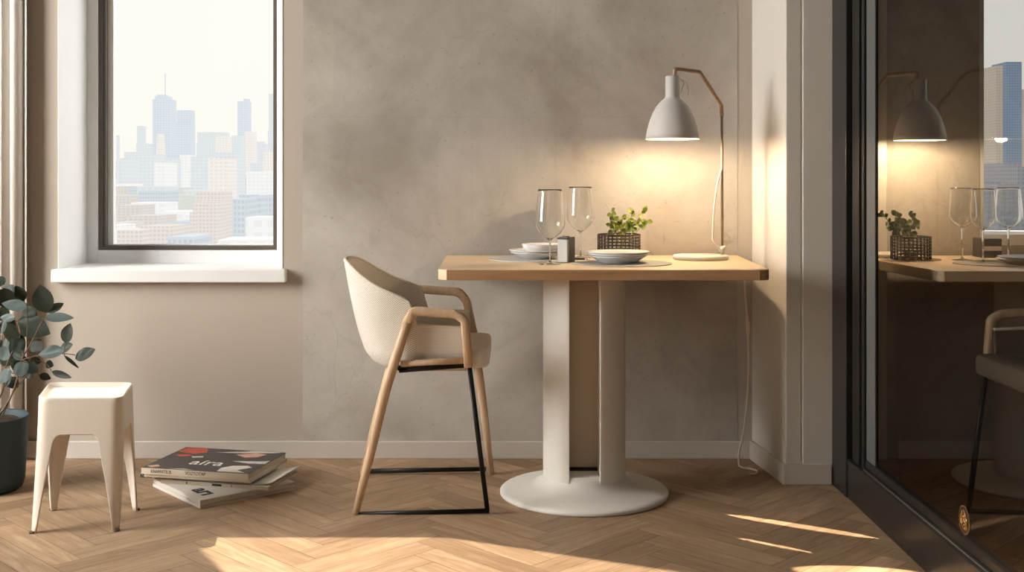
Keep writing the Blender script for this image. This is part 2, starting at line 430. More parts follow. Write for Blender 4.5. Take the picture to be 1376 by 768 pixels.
w = bpy.data.worlds.new('world'); sc.world = w; w.use_nodes = True
nt = w.node_tree; bg = nt.nodes['Background']
tc = N(nt, 'ShaderNodeTexCoord'); sp = N(nt, 'ShaderNodeSeparateXYZ'); L(nt, tc.outputs['Generated'], sp.inputs[0])
r = ramp(nt, [(0.0, rgb(236, 230, 220)), (0.48, rgb(246, 243, 236)), (0.52, rgb(253, 250, 241)), (1.0, rgb(250, 251, 252))])
mr = N(nt, 'ShaderNodeMapRange'); L(nt, sp.outputs[2], mr.inputs[0]); mr.inputs[1].default_value = -1; mr.inputs[2].default_value = 1
L(nt, mr.outputs[0], r.inputs[0]); L(nt, r.outputs[0], bg.inputs[0]); bg.inputs[1].default_value = 1.04

# ------------------------------------------------------------------ room shell
YW, YO = 4.34, 4.64                     # back wall faces
XL, XR, YF, ZC = -5.2, 3.6, -1.8, 5.1
# sun: travels (+x, -y, down)
SAZ = Vector((0.906, -0.4214)); TEL = 1.15
ZS = 0.963 * math.sqrt(1 + 2.15 ** 2) * TEL   # sill of the shaped opening whose edge lands on the floor at y = 3.377
X2a, X2b = -5.0, XD(600, 3.377) - 0.963 * 2.15

# floor: herringbone planks, one mesh
def make_floor():
    Wd, Ln = 0.083, 0.46
    mb = MB(); tones = []
    c = math.cos(PI / 4)
    def emit(u0, v0, du, dv, along_u):
        x_, y_ = (u0 + du / 2) * c - (v0 + dv / 2) * c, (u0 + du / 2) * c + (v0 + dv / 2) * c
        if not (XL - .3 < x_ < XR + .3 and YF - .3 < y_ < YW + .3): return
        g = 0.0006
        q = [(u0 + g, v0 + g), (u0 + du - g, v0 + g), (u0 + du - g, v0 + dv - g), (u0 + g, v0 + dv - g)]
        ou, ov = random.uniform(0, 50), random.uniform(0, 50)
        uv = [((a - u0 if along_u else b - v0) + ou, (b - v0 if along_u else a - u0) + ov) for a, b in q]
        mb.add([((a - b) * c + 0.11, (a + b) * c + 0.02, 0.0) for a, b in q], [[0, 1, 2, 3]], 0, False, [uv])
        tones.append(random.gauss(0.5, 0.19))
    for m_ in range(-16, 17):
        for k in range(-90, 100):
            emit(k * Wd + m_ * Ln, k * Wd - m_ * Ln, Ln, Wd, True)
            emit(k * Wd + m_ * Ln + Ln, k * Wd - m_ * Ln + Wd - Ln, Wd, Ln, False)
    npl = len(mb.f)
    mb.add([(XL, YF, -0.002), (XR, YF, -0.002), (XR, YW, -0.002), (XL, YW, -0.002)], [[0, 1, 2, 3]], 1, False, [[(0, 0)] * 4])
    mb.box((XL, YF, -0.1), (XR, YO, -0.004), 1)
    o = mb.build('floor', [M['floor'], M['gap']], recalc=False)
    at = o.data.attributes.new('tone', 'FLOAT', 'FACE')
    vals = tones + [0.5] * (len(o.data.polygons) - len(tones)); at.data.foreach_set('value', vals)
    return struct(o, 'oak herringbone parquet floor')
make_floor()

W1a, W1b, W1z0, W1z1 = XD(78, YW), XD(380, YW), 0.700, 2.35      # window opening in the back wall
GX = 1.13                                                        # plane of the glass door
W3a, W3z0 = XD(1316, YW), 0.80                                   # reflected window, built behind the glass
mb = MB()
mb.box((XL, YW, 0), (X2a, YO, ZC)); mb.box((X2a, YW, 0), (X2b, YO, 2.15))
# unseen opening shaped for light: slanted edge bounds sun patch, notch lights stool
mb.prism_y([(-5.05, 2.15), (-2.60, 2.15), (-2.67, 2.235), (-2.92, 2.253), (-5.05, 2.253)], YW, YW + .02)
mb.prism_y([(-5.05, 2.253), (-2.92, 2.253), (-3.41, 2.907), (-5.05, 2.907)], YW, YW + .02)
mb.prism_y([(-5.05, 2.907), (-3.41, 2.907), (-3.17, 2.88), (-4.38, 5.0), (-5.05, 5.0)], YW, YW + .02)
mb.prism_y([(-2.67, 2.235), (-2.60, 2.15), (X2b, 2.15), (X2b, ZS), (-2.98, ZS)], YW, YW + .02); mb.box((X2a, YW, 5.0), (X2b, YO, ZC))
mb.box((X2b, YW, 0), (W1a, YO, ZC)); mb.box((W1a, YW, 0), (W1b, YO, W1z0 - 0.03)); mb.box((W1a, YW, W1z1), (W1b, YO, ZC))
mb.box((W1b, YW, 0), (XD(407, YW), YO, ZC))
struct(mb.build('wall_back', [M['beige']]), 'beige painted back wall around the window')
mb = MB(); mb.box((X2b - 0.085, 4.46, ZS), (X2b - 0.063, 4.472, 5.0)); struct(mb.build('assumed_bar', [M['white']]), 'assumed window bar outside the view')  # assumed unseen bar, casts the dark line across the sun patch
mb = MB(); mb.box((XD(407, YW), YW - 0.0015, 0.0), (XD(991, YW), YO, ZC))
struct(mb.build('wall_concrete', [M['concrete']]), 'bare grey concrete wall panel')
mb = MB(); mb.box((XD(991, YW), YW, 0.0), (1.16, YO, ZC))
struct(mb.build('wall_corner', [M['greige']]), 'narrow plaster strip beside the pier')
mb = MB(); mb.box((1.16, YW, 0), (W3a, YO, ZC)); mb.box((W3a, YW, 0), (2.9, YO, W3z0)); mb.box((W3a, YW, 2.5), (2.9, YO, ZC)); mb.box((2.9, YW, 0), (XR, YO, ZC))
struct(mb.build('wall_beyond', [M['concrete']]), 'concrete wall built as reflection behind the glass door')
mb = MB(); mb.box((XL - .1, YF, 0), (XL, YO, ZC)); struct(mb.build('wall_left', [M['beige']]))
mb = MB(); mb.box((XR, YF, 0), (XR + .1, YO, ZC)); struct(mb.build('wall_right', [M['dim_wall']]))
mb = MB(); mb.box((XL, YF - .1, 0), (XR, YF, ZC)); struct(mb.build('wall_front', [M['beige']]))
mb = MB(); mb.box((XL, YF, ZC), (XR, YO, ZC + .1)); struct(mb.build('ceiling', [M['ceil']]))
# partition above / behind the door panels: keeps the space beyond the glass dim
# added slab outside the view, blocks direct sun from the window
mb = MB(); mb.box((-3.05, 4.95, -3), (-2.12, 5.15, 9)); struct(mb.build('sun_blocker', [M['beige']]), 'added sun-blocking slab beyond the view')

# baseboards
mb = MB(); mb.box((XD(-40, YW), YW - 0.014, 0), (XD(991, YW) + .06, YW - 0.0017, 0.066))
struct(mb.build('baseboard_back', [M['base']], bevel=0.003), 'pale baseboard along the back wall')
PB = (0.902, YW); PF = (0.9425, 3.97)
mb = MB(); e = 0.012
mb.prism([(PB[0] - e, YW - 0.0145), (PF[0] - e, PF[1] - e), (1.098, PF[1] - e), (1.098, PF[1] - 0.0001), (PF[0] - 0.0002, PF[1] - 0.0001), (PB[0] - 0.0002, YW - 0.0145)], 0, 0.071)
struct(mb.build('baseboard_pier', [M['base']], bevel=0.003), 'pale baseboard around the pier')
mb = MB(); mb.box((1.45, YW - 0.013, 0), (XR, YW - 0.0002, 0.066)); struct(mb.build('baseboard_beyond', [M['base']], bevel=0.003))
# pier
mb = MB()
mb.prism([PF, (XD(1077, 3.97), 3.97), (XD(1077, 3.97), YW - .0005), (PB[0], YW - .0005)], 0, ZC)
mb.prism([(XD(1077, 3.97) + 0.003, 3.966), (1.16, 3.966), (1.16, YW - .0005), (XD(1077, 3.97) + 0.003, YW - .0005)], 0, ZC)
struct(mb.build('trim_3', [M['pier']], bevel=0.004, bseg=3), 'off-white pier beside the glass door')
mb = MB(); mb.box((XD(1077, 3.97) - 0.001, 3.975, 0), (XD(1077, 3.97) + 0.004, 4.2, ZC)); struct(mb.build('trim_4', [M['white']]))
mb = MB(); mb.box((1.165, YW - 0.03, 0), (XD(1192, YW - .03), YW - 0.0005, ZC)); struct(mb.build('trim_5', [M['pier']], bevel=0.003), 'pale pilaster built as reflection behind the glass door')

# window 1
win = bpy.data.objects.new('window_1', None); COL.objects.link(win); win.location = ((W1a + W1b) / 2, 4.6, W1z0); struct(win, 'tall white-framed window with city view')
YFm = 4.625
def frame_mb(x0, x1, z0, z1, bl, br, bb, bt, ya, yb):
    m_ = MB(); m_.box((x0, ya, z0), (x0 + bl, yb, z1)); m_.box((x1 - br, ya, z0), (x1, yb, z1))
    m_.box((x0 + bl, ya, z0), (x1 - br, yb, z0 + bb)); m_.box((x0 + bl, ya, z1 - bt), (x1 - br, yb, z1)); return m_
x0 = XD(116, YFm); xr = XD(380, YFm); zf = W1z0
zdk = ZD(336, YFm); xdl = XD(131, YFm); xdr = XD(372, YFm)
frame_mb(x0, xr + .02, zf, W1z1, xdl - x0, xr + .02 - xdr, zdk - zf, 0.08, YFm, 4.70).build('frame', [M['white']], win, bevel=0.003)
g0 = XD(139, YFm + .02); g1 = XD(367, YFm + .02); gz = ZD(330, YFm + .02)
frame_mb(xdl, xdr, zdk, W1z1 - .08, 0.016, 0.012, 0.012, 0.03, YFm + .010, 4.69).build('sash', [M['frame_dark']], win)
frame_mb(xdl + .016, xdr - .012, zdk + .012, W1z1 - .11, 0.010, 0.007, 0.006, 0.02, YFm + .022, 4.68).build('gasket', [M['frame_grey']], win)
frame_mb(xdl + .026, xdr - .019, zdk + .018, W1z1 - .13, 0.022, 0.004, 0.004, 0.02, YFm + .045, 4.70).build('glazing_bead', [M['white']], win)
mb = MB(); mb.add([(xdl + .03, 4.69, zdk + .018), (xdr - .02, 4.69, zdk + .018), (xdr - .02, 4.69, W1z1 - .12), (xdl + .03, 4.69, W1z1 - .12)], [[0, 1, 2, 3]]); mb.build('pane', [M['pane']], win)
# jamb liner white
mb = MB(); mb.box((W1a - 0.0, YW - 0.002, W1z0 - .002), (W1a + 0.003, YFm, W1z1)); mb.box((W1b - .003, YW - .002, W1z0 - .002), (W1b, YFm, W1z1))
mb.build('jamb', [M['white']], win)
# sill
mb = MB(); zs_t = ZD(362, YW - .045)
mb.box((XD(68, YW - .045), YW - .045, ZD(379.5, YW - .045)), (XD(383, YW - .045), YW - 0.0005, zs_t)); mb.box((W1a + .001, YW - .001, 0.671), (W1b - .001, 4.70, zs_t))
mb.build('sill', [M['white']], win, bevel=0.004)
# reflected window, built beyond the glass
win3 = bpy.data.objects.new('window_2', None); COL.objects.link(win3); win3.location = (2.3, 4.6, W3z0); struct(win3, 'window with tower view built as reflection behind the glass door')
frame_mb(W3a, 2.9, W3z0, 2.5, 0.018, .05, .04, .05, YW + .002, 4.70).build('frame', [M['white']], win3)
mb = MB(); mb.add([(W3a + .018, 4.66, W3z0 + .03), (2.86, 4.66, W3z0 + .03), (2.86, 4.66, 2.46), (W3a + .018, 4.66, 2.46)], [[0, 1, 2, 3]]); mb.build('pane', [M['pane']], win3)

# glass door
door = bpy.data.objects.new('door_1', None); COL.objects.link(door); door.location = (GX, 2.2, 0); struct(door, 'dark aluminium sliding door with large tinted glass pane')
ZT = ZC - .01
mb = MB(); mb.box((1.100, 3.80, 0), (1.165, 3.9655, ZT)); mb.box((1.104, YF + .01, 0.0), (1.165, 3.80, 0.128)); mb.box((1.104, YF + .01, 2.6), (1.165, 3.80, ZT))
mb.build('frame', [M['black_alu']], door, bevel=0.003)
mb = MB(); mb.box((1.128, 3.70, 0.128), (1.165, 3.80, 2.6)); mb.box((1.128, 3.655, 0.128), (1.16, 3.702, 2.6)); mb.box((1.116, YF + .01, 0.128), (1.12, 3.66, 0.136)); mb.build('track_groove', [M['black']], door)
mb = MB(); mb.box((1.113, 3.705, 0.128), (1.145, 3.775, 2.6)); mb.box((1.118, 3.668, 0.128), (1.14, 3.692, 2.6)); mb.build('stile', [M['black']], door, bevel=0.003)
mb = MB(); mb.box((1.1195, YF + .02, 0.128), (1.15, 3.655, 0.160)); mb.build('bottom_rail', [M['black_alu']], door, bevel=0.003)
mb = MB(); mb.box((1.1125, YF + .02, 0.128), (1.1150, 3.655, 0.1315)); mb.build('highlight_strip', [M['edge_line']], door)  # bright strip standing in for a highlight along the rail
mb = MB(); mb.box((1.123, 3.570, 0.160), (1.128, 3.655, 2.6)); mb.build('glazing_bead', [M['glass_edge']], door, bevel=0.001)  # grey strip standing in for the glass edge reflecting the pier jamb
mb = MB(); mb.add([(1.130, YF + .02, .160), (1.130, 3.655, .160), (1.130, 3.655, 2.6), (1.130, YF + .02, 2.6)], [[0, 1, 2, 3]]); mb.build('pane', [M['door_glass']], door, recalc=False)
# emblem sticker on the glass
ed = 1.127 * F / (1295 - CX); ez = ZD(698, ed)
mb = MB(); seg = 36; R = 0.036
ring = lambda rr: [(1.1275, ed + rr * math.cos(2 * PI * k / seg), ez + rr * math.sin(2 * PI * k / seg)) for k in range(seg)]
mb.add([(1.1281, p[1], p[2]) for p in ring(R)], [list(range(seg))], 1)
def annulus(m_, r0, r1, mi, x=1.1276, a0=0, a1=1, cy=0, cz=0):
    n = 30; v = []
    for k in range(n + 1):
        a = 2 * PI * (a0 + (a1 - a0) * k / n)
        v += [(x, ed + cy + r0 * math.cos(a), ez + cz + r0 * math.sin(a)), (x, ed + cy + r1 * math.cos(a), ez + cz + r1 * math.sin(a))]
    m_.add(v, [[2 * k, 2 * k + 1, 2 * k + 3, 2 * k + 2] for k in range(n)], mi)
annulus(mb, 0.033, 0.036, 0)
annulus(mb, 0.010, 0.015, 0, cz=-0.024, cy=-0.004, a0=0.0, a1=0.5); annulus(mb, 0.0, 0.007, 0, cz=-0.024, cy=-0.004, a0=0.0, a1=0.5); annulus(mb, 0.018, 0.021, 0, cz=-0.024, cy=-.002, a0=0.04, a1=0.46)
# scribbled strokes, mirrored handwriting
def stroke(m_, pts, wd=0.0016):
    pts = smooth_path([(1.1274, ed + a, ez + b) for a, b in pts], 5)
    m_.tube(pts, wd, 6, 0)
for st in ([(0.012, 0.020), (0.010, 0.004), (0.014, -0.008)], [(0.011, 0.006), (0.002, 0.010), (0.000, 0.000), (0.008, -0.004), (0.012, 0.0)],
           [(-0.002, 0.016), (-0.010, 0.010), (-0.002, 0.002), (-0.010, -0.006)], [(0.004, 0.024), (-0.004, 0.020), (-0.014, 0.014)],
           [(-0.012, 0.008), (-0.018, 0.000), (-0.012, -0.008), (-0.006, -0.002)], [(0.018, 0.012), (0.02, 0.0), (0.016, -0.012)]):
    stroke(mb, st)
em = mb.build('emblem_sticker', [M['gold'], M['gold_dark']], door, recalc=False); em['label'] = 'small round gold emblem on the glass'

# outlet on the pier baseboard
mb = MB(); ox = XD(1012, YW - .02)
mb.box((ox - .006, YW - .03, ZD(609, YW - .02)), (ox + .006, YW - 0.0135, ZD(597, YW - .02)))
ol = mb.build('wall_socket', [M['outlet']], bevel=0.002); tag(ol, 'tiny white wall socket low in the corner by the pier', 'socket')

# ------------------------------------------------------------------ curtain
mb = MB(); rows = 2; n = 90; v = []; f = []
xa, xb_ = -2.02, XD(27, 4.24)
for j, z in enumerate((0.015, 3.2)):
    for k in range(n):
        t = k / (n - 1)
        v.append((xa + (xb_ - xa) * t + 0.006 * math.sin(t * 39), 4.303 + 0.018 * math.sin(t * 4.5 * 2 * PI + 0.6) + 0.008 * math.sin(t * 23), z))
f = [[k, k + 1, n + k + 1, n + k] for k in range(n - 1)]
mb.add(v, f, 0, True)
cur = mb.build('curtain', [M['curtain']]); so = cur.modifiers.new('s', 'SOLIDIFY'); so.thickness = 0.003
tag(cur, 'taupe pleated curtain hanging at the far left beside the window', 'curtain')

# ------------------------------------------------------------------ table (and the one beyond the glass)
TZ = 0.764
def pedestal(t, cx, cy, rad, px0, px1, px2, px3, y0, y1):
    mb = MB()
    mb.lathe([(rad - .004, 0.0), (rad, 0.003), (rad, 0.011), (rad - .004, 0.015), (rad - .02, 0.018), (rad * .78, 0.026), (.178, .033), (.158, .041), (.143, .053), (.134, .068), (.129, .082), (.126, .083), (.0001, .083)] if rad > .26 else [(rad - .004, 0.0), (rad, 0.003), (rad, 0.011), (rad - .004, 0.015), (rad * .8, .024), (.0001, .034)], (cx, cy, 0), 96)
    mb.build('foot_disc', [M['pedestal']], t)
    for name, a, b, name_side in (('post', px0, px1, -1), ('post', px2, px3, 1)):
        rc = max(abs(px0 - cx), abs(px3 - cx)); inner = b if name_side < 0 else a; ph = math.acos(min(1, abs(inner - cx) / rc)); nn = 24
        poly = [(cx + name_side * rc * math.cos(q), cy - rc * math.sin(q) if name_side > 0 else cy + rc * math.sin(q)) for q in [-ph + 2 * ph * k / nn for k in range(nn + 1)]]
        if name_side > 0: poly = poly[::-1]
        mb = MB(); n_ = len(poly); vv = [(x, y, 0.03) for x, y in poly] + [(x, y, TZ - .034) for x, y in poly]
        mb.add(vv, [[i, (i + 1) % n_, n_ + (i + 1) % n_, n_ + i] for i in range(n_ - 1)], 0, True); mb.add(vv, [[n_ - 1, 0, n_, 2 * n_ - 1], list(range(n_))[::-1], list(range(n_, 2 * n_))])
        mb.build(name, [M['pedestal']], t, bevel=.002)
    mb = MB(); ym = y0 + 0.105
    mb.box((px1 - .012, ym, 0.036), (px2 + .012, ym + .02, TZ - .034)); mb.build('recessed_panel', [M['pedestal_in']], t)
    mb = MB(); mb.box((px1 + .001, ym - .03, 0.0835), (px2 - .001, ym - .0005, 0.088)); mb.build('dark_slot', [M['black_slot']], t)  # dark strip across the foot of the recess

tb = thing('dining_table', 'square light oak dining table on a white double-post pedestal', 'table', (XD(785, 3.857), 3.95, 0))
DF = 3.63; xl, xr_ = XD(588, DF), XD(1036, DF)
poly = [(xl, DF + .03), (xl + .028, DF), (xr_ - .035, DF), (xr_ - .012, DF + .008), (xr_, DF + .03), (0.8456, YW - .0205), (-0.246, YW - .0205)]
mb = MB(); n = len(poly)
v = [(x, y, TZ - .034) for x, y in poly] + [(x, y, TZ) for x, y in poly]
mb.add(v, [list(range(n))[::-1], list(range(n, 2 * n))], 0); mb.add(v, [[i, (i + 1) % n, n + (i + 1) % n, n + i] for i in range(n)], 1)
mb.f[2:], mb.mi[2:] = mb.f[2:], [0 if k == 0 else 1 for k in range(n)]  # left chamfer keeps the lit oak, other sides the shaded copy
mb.build('tabletop', [M['oak'], M['oak_shaded']], tb, bevel=0.0025)
yp0, yp1 = 3.745, 3.965
pedestal(tb, XD(785, 3.857), 3.857, 0.281, XD(731, yp0), XD(765, yp0), XD(806, yp0), XD(834, yp0), yp0, yp1)

# ------------------------------------------------------------------ chair
def interp(x, tab):
    if x <= tab[0][0]: return tab[0][1]
    for (a, fa), (b, fb) in zip(tab, tab[1:]):
        if x <= b:
            t = (x - a) / (b - a); return fa + (fb - fa) * t
    return tab[-1][1]
def make_chair(name, label, mirror=None, mats=None):
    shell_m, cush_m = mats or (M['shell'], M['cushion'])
    root = thing(name, label, 'chair', (-0.30, 3.857, 0) if mirror is None else mirror(Vector((-0.30, 3.857, 0))))
    mp = (lambda p: Vector(p)) if mirror is None else mirror
    def fin(mb): mb.v = [tuple(mp(Vector(p))) for p in mb.v]; return mb
    yc = 3.857
    # --- shell
    xb_t = [(0.440, -.395), (.445, -.425), (.460, -.456), (.49, -.482), (.55, -.503), (.62, -.521), (.70, -.537), (.79, -.553)]
    w_t = [(0.440, .165), (.445, .19), (.460, .203), (.49, .212), (.56, .219), (.62, .224), (.70, .228), (.79, .228)]
    rim_t = [(-.56, .787), (-.535, .778), (-.505, .757), (-.47, .732), (-.425, .706), (-.372, .684), (-.335, .669), (-.318, .660), (-.308, .588), (-.16, .580)]
    xs = -.30; xf = -.146
    nu = 96; nv = 30; z0 = .440
    cols = []
    us = [k / nu for k in range(nu + 1)]
    def plan(u, z):
        xb = interp(z, xb_t); w_ = interp(z, w_t)
        fs = 0.24                                   # share of u on each straight side
        if u < fs: return (xf + (xs - xf) * (u / fs), -w_)
        if u > 1 - fs: return (xs + (xf - xs) * ((u - 1 + fs) / fs), w_)
        a = -PI / 2 + PI * (u - fs) / (1 - 2 * fs)
        ca, sa = math.cos(a), math.sin(a); e = 0.78
        return (xs + (xb - xs) * abs(ca) ** e, w_ * math.copysign(abs(sa) ** e, sa))
    v = []; uvs = []
    for u in us:
        zr = .787
        for _ in range(6):
            zr = interp(plan(u, zr)[0], rim_t)
        acc = 0
        for j in range(nv + 1):
            z = z0 + (zr - z0) * (j / nv) ** 1.15
            x, y = plan(u, z); v.append((x, yc + y, z)); uvs.append((u * 1.12, z))
    fs_ = [[k * (nv + 1) + j, (k + 1) * (nv + 1) + j, (k + 1) * (nv + 1) + j + 1, k * (nv + 1) + j + 1] for k in range(nu) for j in range(nv)]
    mb = MB(); mb.add(v, fs_, 0, True, [[uvs[i] for i in f] for f in fs_])
    # underside pan
    o = fin(mb).build('shell', [shell_m], root, recalc=False)
    so = o.modifiers.new('s', 'SOLIDIFY'); so.thickness = 0.010; so.offset = 0.0
    # rim trim along the back edge
    rim = []
    for k, u in enumerate(us):
        x, y, z = v[k * (nv + 1) + nv]
        rim.append((x, y, z))
    mb = MB(); mb.tube(rim, 0.0062, 10); fin(mb).build('rim', [M['shell_trim']], root)
    # shell bottom
    bot = [v[k * (nv + 1)] for k in range(nu + 1)]
    mb = MB(); mb.add(bot + [(x, y, z + .012) for x, y, z in bot], [list(range(len(bot))), list(range(len(bot), 2 * len(bot)))[::-1]]); fin(mb).build('seat_pan', [M['shell_trim']], root)
    # cushion
    mb = MB(); cr = rrect(-.40, yc - .168, -.075, yc + .168, .05, 8)
    lev = [(.454, .90), (.458, .965), (.468, 1.0), (.488, 1.0), (.498, .985), (.504, .95), (.507, .88), (.508, .5)]
    n = len(cr); cxx, cyy = -.24, yc; vv = []
    for z, s_ in lev: vv += [(cxx + (x - cxx) * (1 - (1 - s_) * .35), cyy + (y - cyy) * (1 - (1 - s_) * .35), z) for x, y in cr]
    mb.add(vv, [[j * n + k, j * n + (k + 1) % n, (j + 1) * n + (k + 1) % n, (j + 1) * n + k] for j in range(len(lev) - 1) for k in range(n)] + [list(range(n))[::-1], list(range((len(lev) - 1) * n, len(lev) * n))], 0, True)
    fin(mb).build('seat_cushion', [cush_m], root)
    # front lip of the seat
    mb = MB(); cr = rrect(-.20, yc - .20, -.072, yc + .20, .035, 8); vv = []; n = len(cr)
    lev = [(.450, .90), (.454, .97), (.462, 1.0), (.486, 1.0), (.499, .985), (.507, .95), (.510, .86)]
    cxx = -.136
    for z, s_ in lev: vv += [(cxx + (x - cxx) * s_, yc + (y - yc) * (1 - (1 - s_) * .3), z) for x, y in cr]
    mb.add(vv, [[j * n + k, j * n + (k + 1) % n, (j + 1) * n + (k + 1) % n, (j + 1) * n + k] for j in range(len(lev) - 1) for k in range(n)] + [list(range(n))[::-1], list(range((len(lev) - 1) * n, len(lev) * n))], 0, True)
    fin(mb).build('seat_front', [cush_m], root)
    # near side wooden leg + armrest + front support: one bent bar, split in leg and armrest
    dn = 3.615
    foot = P(477.5, 692, dn); foot.z = 0.0
    top = P(553, 415.5, dn + .005); top.y = dn + .005
    knee = P(519, 520, dn)
    mb = MB(); lp = [foot, P(497, 612, dn), knee, P(541, 452, dn), P(550, 425, dn)]
    mb.tube(lp, [.0105, .0145, .0165, .0155, .015], 16); fin(mb).build('leg', [M['ash']], root)['label'] = 'rear wooden leg'
    mb = MB()
    ap = round_corners([P(547.5, 432, dn), P(554.5, 417.5, dn), P(613, 421.5, dn), P(624.5, 430, dn), P(629.5, 493, dn)], 0.010, 5)
    mb.tube(ap, [.0130] * len(ap), 16, flat=(1.05, 1.2)); fin(mb).build('armrest', [M['ash']], root)
    # far side
    df = 4.098
    foot2 = P(487, 634, df); foot2.z = 0
    mb = MB(); mb.tube([foot2, P(505, 565, df), P(525, 492, df), P(545, 425, df), P(557, 392, df)], [.0105, .0145, .016, .0155, .0145], 16); fin(mb).build('leg', [M['ash']], root)['label'] = 'rear wooden leg'
    mb = MB(); ap = round_corners([P(556, 396, df), P(561, 388, df), P(617, 392, df), P(627, 404, df), P(637, 452, df), P(641, 488, df)], 0.014, 5)
    mb.tube(ap, [.0150] * len(ap), 16, flat=(1.0, 1.15)); fin(mb).build('armrest', [M['ash']], root)
    foot3 = P(660.5, 637.5, df); foot3.z = 0.0
    mb = MB(); mb.tube([P(640, 478, df), P(646, 520, df), foot3], [.0155, .016, .0105], 16); fin(mb).build('leg', [M['ash']], root)['label'] = 'front wooden leg'
    # side rails under the shell
    for (d_, yy) in ((dn + .012, 0), (df - .012, 1)):
        mb = MB(); za = .474
        mb.tube([(XD(538, dn), d_, ZD(489, dn)), (XD(580, dn), d_, ZD(487, dn)), (XD(629, dn), d_, ZD(485, dn))], .0105, 12); fin(mb).build('side_rail', [M['ash']], root)
        mb = MB(); mb.tube([(XD(536, dn), d_, ZD(498, dn)), (XD(560, dn), d_, ZD(496, dn)), (XD(628, dn), d_, ZD(491.5, dn))], [.0085, .0085, .007], 8, flat=(1, 1)); fin(mb).build('under_bar', [M['black_steel']], root)
    # black sled: front leg and floor bars
    fb = P(655, 689, dn); fb.z = 0.011
    mb = MB(); mb.tube([P(630.5, 490, dn), fb], .0078, 10, flat=(1, 1)); fin(mb).build('leg', [M['black_steel']], root)['label'] = 'slim black metal front leg'
    mb = MB(); mb.tube([fb + Vector((.006, 0, 0)), P(482, 690.5, dn) * 1.0], .0072, 10, flat=(1, 1)); fin(mb).build('floor_bar', [M['black_steel']], root)
    a = P(653, 633.5, df); b_ = P(496, 640, df); b_.z = 0.012; a.z = .02
    mb = MB(); mb.tube([a, b_], .0078, 10, flat=(1, 1)); fin(mb).build('floor_bar', [M['black_steel']], root)
    # cross members under the seat
    mb = MB(); mb.tube([(XD(536, dn), dn + .012, ZD(496, dn)), (XD(536, dn), df - .012, ZD(496, dn))], .007, 8); mb.tube([(XD(626, dn), dn + .012, ZD(491, dn)), (XD(626, dn), df - .012, ZD(491, dn))], .007, 8)
    fin(mb).build('cross_bar', [M['black_steel']], root)
    return root
make_chair('dining_chair', 'cream mesh armchair with light wooden legs, pulled up beside the oak table')

